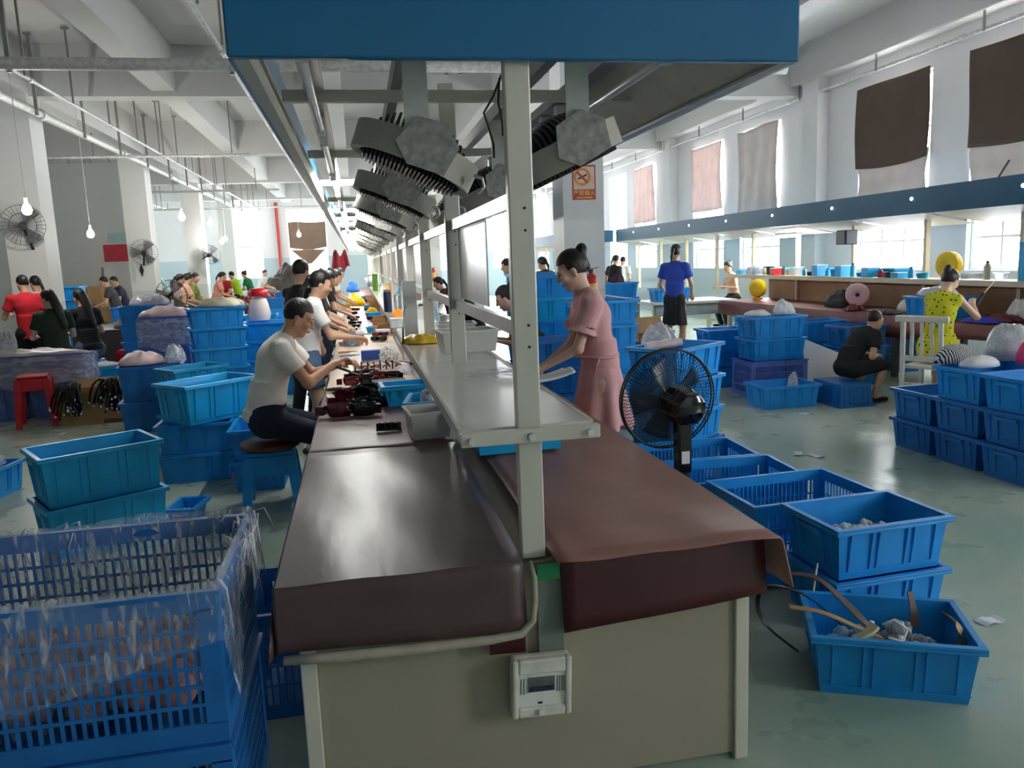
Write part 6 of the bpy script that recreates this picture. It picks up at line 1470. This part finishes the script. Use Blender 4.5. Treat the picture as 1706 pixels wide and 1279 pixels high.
WH2 = cloth_m('white_blouse_cloth', (222, 220, 218), .05)
person('woman in white t-shirt and denim shorts standing behind the seated man', (-.46, 6.75), -82, 1.57, 'f', lean=8, lean2=10, head=(18, 0), hands=[(-.12, .42, .98), (.08, .40, 1.0)], top=('tee', WH2), bottom=('shorts', JEAN), hair='pony', res=.011, detail=True)
person('man in black tank top turned away along the bench', (ony(492, 470, 8.1).x, 8.1), -40, 1.66, 'm', lean=4, lean2=6, head=(12, 0), hands=[(-.1, .35, .9), (.28, -.02, .86)], top=('tank', BLKC), bottom=('trousers', BLKC), skin=SKIN, res=.013)
far = [(9.0, 'black', BLKC, 'f', 'bun', 24), (9.9, 'white', WH2, 'f', 'pony', 20), (10.8, 'dark blue', NAVYC, 'm', 'short', 26), (11.7, 'black', BLKC, 'f', 'bun', 22), (12.9, 'grey', cloth_m('grey_cloth', (130, 130, 134)), 'f', 'pony', 20), (14.2, 'red', cloth_m('red_cloth', (190, 40, 46)), 'f', 'bun', 20), (16, 'white', WH2, 'm', 'short', 18)]
for i, (Y, cn, cm, sx, hr, hd) in enumerate(far):
    person('worker in %s leaning over the bench, %s beyond the man in tank top' % (cn, ordw[i]), (-.56-.05*(i % 3), Y), -90+8*(i % 3), 1.58, sx, lean=14+3*(i % 2), lean2=12, head=(hd, 0), hands=[(-.1, .40-.05*(i % 2), .92), (.1, .36+.04*(i % 2), .90)], top=('tee', cm), bottom=('trousers', NAVYC), hair=hr, res=.017)
# ---- right side of the bench
PNK = cloth_m('dusty_pink_cloth', (212, 160, 160), .05)
ldy = person('woman in pink ruffled dress standing beside the bench', (1.42, 4.55), 82, 1.645, 'f', lean=7, lean2=9, head=(24, -6), hands=[(-.10, .36, .955), (.10, .34, .94)], poles=[(-.35, -.8, -.5), (.5, -.6, -.6)], top=('blouse', PNK), bottom=('dress_skirt', PNK), hair='bun', skin=SKINP, res=.0085, detail=True, name='person')
b = MB().tube([(.0+.155*math.cos(t*.3142)*1.0, .02+.125*math.sin(t*.3142), 1.005+.004*math.sin(t)) for t in range(21)], .009, 8, False); b.tube([(-.15, .03, 1.005), (-.175, .05, .97), (-.17, .07, .90)], [.008, .008, .005], 6)
obj('waist_tie', b, PNK, ldy, smooth=180)
person('seated woman in black with tied back hair across the bench', (1.62, 7.15), 88, 1.60, 'f', lean=20, lean2=16, hipz=.67, head=(24, -12), hands=[(-.12, .40, .87), (.1, .42, .87)], feet=[(-.14, .30, 0), (.14, .3, 0)], top=('tee', BLKC), bottom=('trousers', BLKC), hair='bun', skin=SKINP, res=.011, detail=True)
stool('stool', 'blue stool under the seated woman in black', 1.62, 7.15, 0, BLUE, .28, .455)
person('man in black shirt bent over the far side of the bench', (1.64, 11.1), 100, 1.64, 'm', lean=24, lean2=20, hipz=.60, head=(34, 10), hands=[(-.1, .5, .86), (.1, .5, .86)], feet=[(-.14, .3, 0), (.14, .3, 0)], top=('tee', BLKC), bottom=('trousers', BLKC), skin=SKIN2, res=.013, detail=True)
stool('stool', 'blue stool under the man on the far side', 1.64, 11.1, 0, BLUE, .28, .38)
person('worker in maroon behind the shelf posts', (1.64, 14.0), 90, 1.6, 'f', lean=16, lean2=14, hipz=.62, head=(20, 0), hands=[(-.1, .5, .86), (.1, .5, .86)], feet=[(-.14, .3, 0), (.14, .3, 0)], top=('tee', cloth_m('maroon_cloth', (90, 30, 38))), bottom=('trousers', BLKC), hair='pony', res=.017)
person('dark haired worker seen between the front post and second post', (ony(864, 445, 12.2).x, 12.2), 80, 1.62, 'f', lean=10, lean2=12, head=(20, 0), top=('tee', BLKC), bottom=('trousers', BLKC), hair='long', res=.017)
person('worker in dark top left of the right pillar', (ony(912, 430, 13.6).x, 13.6), 30, 1.62, 'f', lean=6, lean2=10, top=('tee', cloth_m('charcoal_cloth', (46, 48, 52))), bottom=('trousers', BLKC), hair='pony', res=.017)
# ---- right hand tables
RB = cloth_m('royal_blue_tshirt', (40, 70, 170), .06)
person('woman in royal blue t-shirt and long black skirt seen from behind', (ony(1124, 470, 11.4).x, 11.4), -32, 1.71, 'f', lean=3, lean2=6, head=(14, -15), hands=[(-.2, .28, 1.0), (.22, .26, .96)], top=('tee', RB), bottom=('long_skirt', BLKC), hair='pony', res=.013)
# yellow dress with dark blossoms
YD = mat('yellow_dress_print', (206, 200, 20), .8, var=.05, scale=6); _N = YD.node_tree.nodes; _L = YD.node_tree.links
_vo = _N.new('ShaderNodeTexVoronoi'); _vo.inputs['Scale'].default_value = 24; _tc = _N.new('ShaderNodeTexCoord'); _L.new(_tc.outputs['Object'], _vo.inputs['Vector'])
_cr = _N.new('ShaderNodeValToRGB'); _cr.color_ramp.elements[0].position = .22; _cr.color_ramp.elements[1].position = .30; _cr.color_ramp.elements[0].color = s2l((58, 62, 84))+(1,); _cr.color_ramp.elements[1].color = s2l((206, 202, 22))+(1,)
_L.new(_vo.outputs['Distance'], _cr.inputs[0]); _L.new(_cr.outputs[0], _N['Principled BSDF'].inputs['Base Color'])
person('woman in yellow flowered dress sitting on the white chair', (5.45, 6.6), -62, 1.56, 'f', lean=7, lean2=12, hipz=.625, head=(30, -10), hands=[(-.12, .42, .93), (.14, .40, 1.0)], feet=[(-.14, .36, 0), (.14, .36, 0)], top=('dress', YD), bottom=('dress_skirt', YD), hair='bun', skin=SKINP, res=.0105, detail=True)
e = thing('hand_tool', 'black handled tool raised in the hand of the woman in yellow', 'tool', (5.95, 6.66, 1.03)); obj('grip', MB().cyl((-.05, 0, -.05), (.03, 0, .06), .02, n=10), BLACK, e, smooth=60); obj('shaft', MB().cyl((.03, 0, .06), (.14, 0, .17), .007, n=8), mat('pinkish_shaft', (220, 180, 170), .4), e)
person('boy in black t-shirt and shorts squatting on a low crate', (4.90, 7.2, 0), -84, 1.40, 'm', lean=30, lean2=24, hipz=.38, head=(10, 0), hands=[(-.1, .30, .48), (.08, .28, .48)], feet=[(-.14, .27, 0), (.14, .24, 0)], top=('tee', BLKC), bottom=('knee_shorts', BLKC), skin=SKIN, res=.011, detail=True, group='workers')
person('worker in black at the second rack beyond the pillar', (ony(1020, 440, 17.5).x, 17.5), -60, 1.6, 'f', lean=5, lean2=10, top=('tee', BLKC), bottom=('trousers', BLKC), hair='pony', res=.018)
person('worker with light cap behind the woman in black', (ony(1034, 450, 19.0).x, 19.0), -40, 1.56, 'm', lean=10, lean2=10, top=('tee', WH2), bottom=('trousers', NAVYC), res=.018)
person('dark haired worker sitting behind the right hand shelf', (7.85, 15.6), 95, 1.6, 'f', lean=6, lean2=10, hipz=.62, top=('tank', cloth_m('peach_cloth', (226, 176, 150))), bottom=('trousers', BLKC), hair='bun', feet=[(-.13, .25, 0), (.13, .25, 0)], hands=[(-.15, .3, .85), (.15, .3, .85)], res=.016)
stool('stool', 'stool of the worker behind the right hand shelf', 7.85, 15.6, 0, BLUE, .24, .38)
# ---- left area
RDC = cloth_m('bright_red_tshirt', (210, 32, 46), .05); GRC = cloth_m('dark_green_tshirt', (44, 58, 46), .1)
person('person in bright red t-shirt standing at the left edge', (ony(44, 500, 11.95).x, 11.95), 25, 1.63, 'm', lean=4, lean2=8, head=(14, 25), hands=[(-.2, .3, 1.1), (.22, .1, .85)], top=('tee', RDC), bottom=('trousers', BLKC), hair='short', res=.013)
person('woman in pale pink top behind the person in red', (ony(68, 500, 12.9).x, 12.9), 40, 1.62, 'f', lean=4, lean2=8, head=(14, 15), top=('tee', cloth_m('pale_pink_cloth', (232, 200, 196))), bottom=('skirt', cloth_m('coral_cloth', (220, 110, 110))), hair='pony', res=.014)
person('woman in dark green t-shirt with long hair sitting on the cream stool', (-3.85, 11.0), 35, 1.72, 'f', lean=4, lean2=8, hipz=.63, head=(12, 28), feet=[(-.15, .34, 0), (.15, .34, 0)], hands=[(-.15, .35, .85), (.15, .35, .85)], top=('tee', GRC), bottom=('trousers', NAVYC), hair='long', skin=SKINP, res=.013)
person('woman in black with long hair sitting beyond the woman in green', (-3.72, 11.8), 40, 1.70, 'f', lean=6, lean2=10, hipz=.62, head=(12, 15), feet=[(-.15, .34, 0), (.15, .34, 0)], hands=[(-.15, .35, .85), (.15, .35, .85)], top=('tee', BLKC), bottom=('trousers', JEAN), hair='long', skin=SKINP, res=.014)
cl = [(283, 16.3, 'pale pink', (222, 176, 192), 'f', 'pony', -70), (299, 17.0, 'peach', (236, 186, 150), 'f', 'pony', -60), (312, 19.6, 'black', (30, 30, 34), 'm', 'short', -90), (327, 18.3, 'olive green', (140, 150, 74), 'f', 'bun', 120), (358, 20.6, 'salmon', (232, 150, 130), 'f', 'pony', -80), (378, 22.2, 'red', (190, 44, 50), 'f', 'short', 150), (396, 23.6, 'lime green', (166, 204, 40), 'f', 'short', 60), (418, 25.4, 'emerald green', (10, 116, 66), 'f', 'bun', 80), (433, 28.6, 'white', (228, 228, 230), 'm', 'short', -100), (190, 18.4, 'dark grey', (66, 68, 70), 'm', 'short', 100), (205, 19.3, 'dark blue', (48, 50, 84), 'f', 'short', 120)]
for i, (px, Y, cn, rgb, sx, hr, fc_) in enumerate(cl):
    x = ony(px, 470, Y).x
    person('worker in %s top among the far left tables' % cn, (x, Y), fc_, 1.58, sx, lean=10, lean2=14, head=(20, 0), hands=[(-.15, .38, .95), (.15, .38, .95)], top=('tee', cloth_m(cn.replace(' ', '_')+'_cloth', rgb)), bottom=('trousers', [NAVYC, BLKC, JEAN][i % 3]), hair=hr, res=.02)
# litter on the floor
for i, (px, py) in enumerate(((95, 718), (1330, 757), (1360, 760), (1650, 1035), (108, 722), (1338, 690))):
    tag(obj('paper_scrap', MB().grid(lambda u, v: (.12*(u-.5), .06*(v-.5), .006+.006*math.sin(u*7+i)), 5, 4), PAPER, loc=onz(px, py), rot=(0, 0, i*1.1), solid=.002), ['pale scrap on the floor before the cardboard box', 'pale scrap on the floor right of the lattice crates', 'second pale scrap right of the lattice crates', 'pale flake on the floor right of the crate of caps', 'small scrap beside the other before the box', 'scrap on the floor near the low mid hall crate'][i], 'litter')
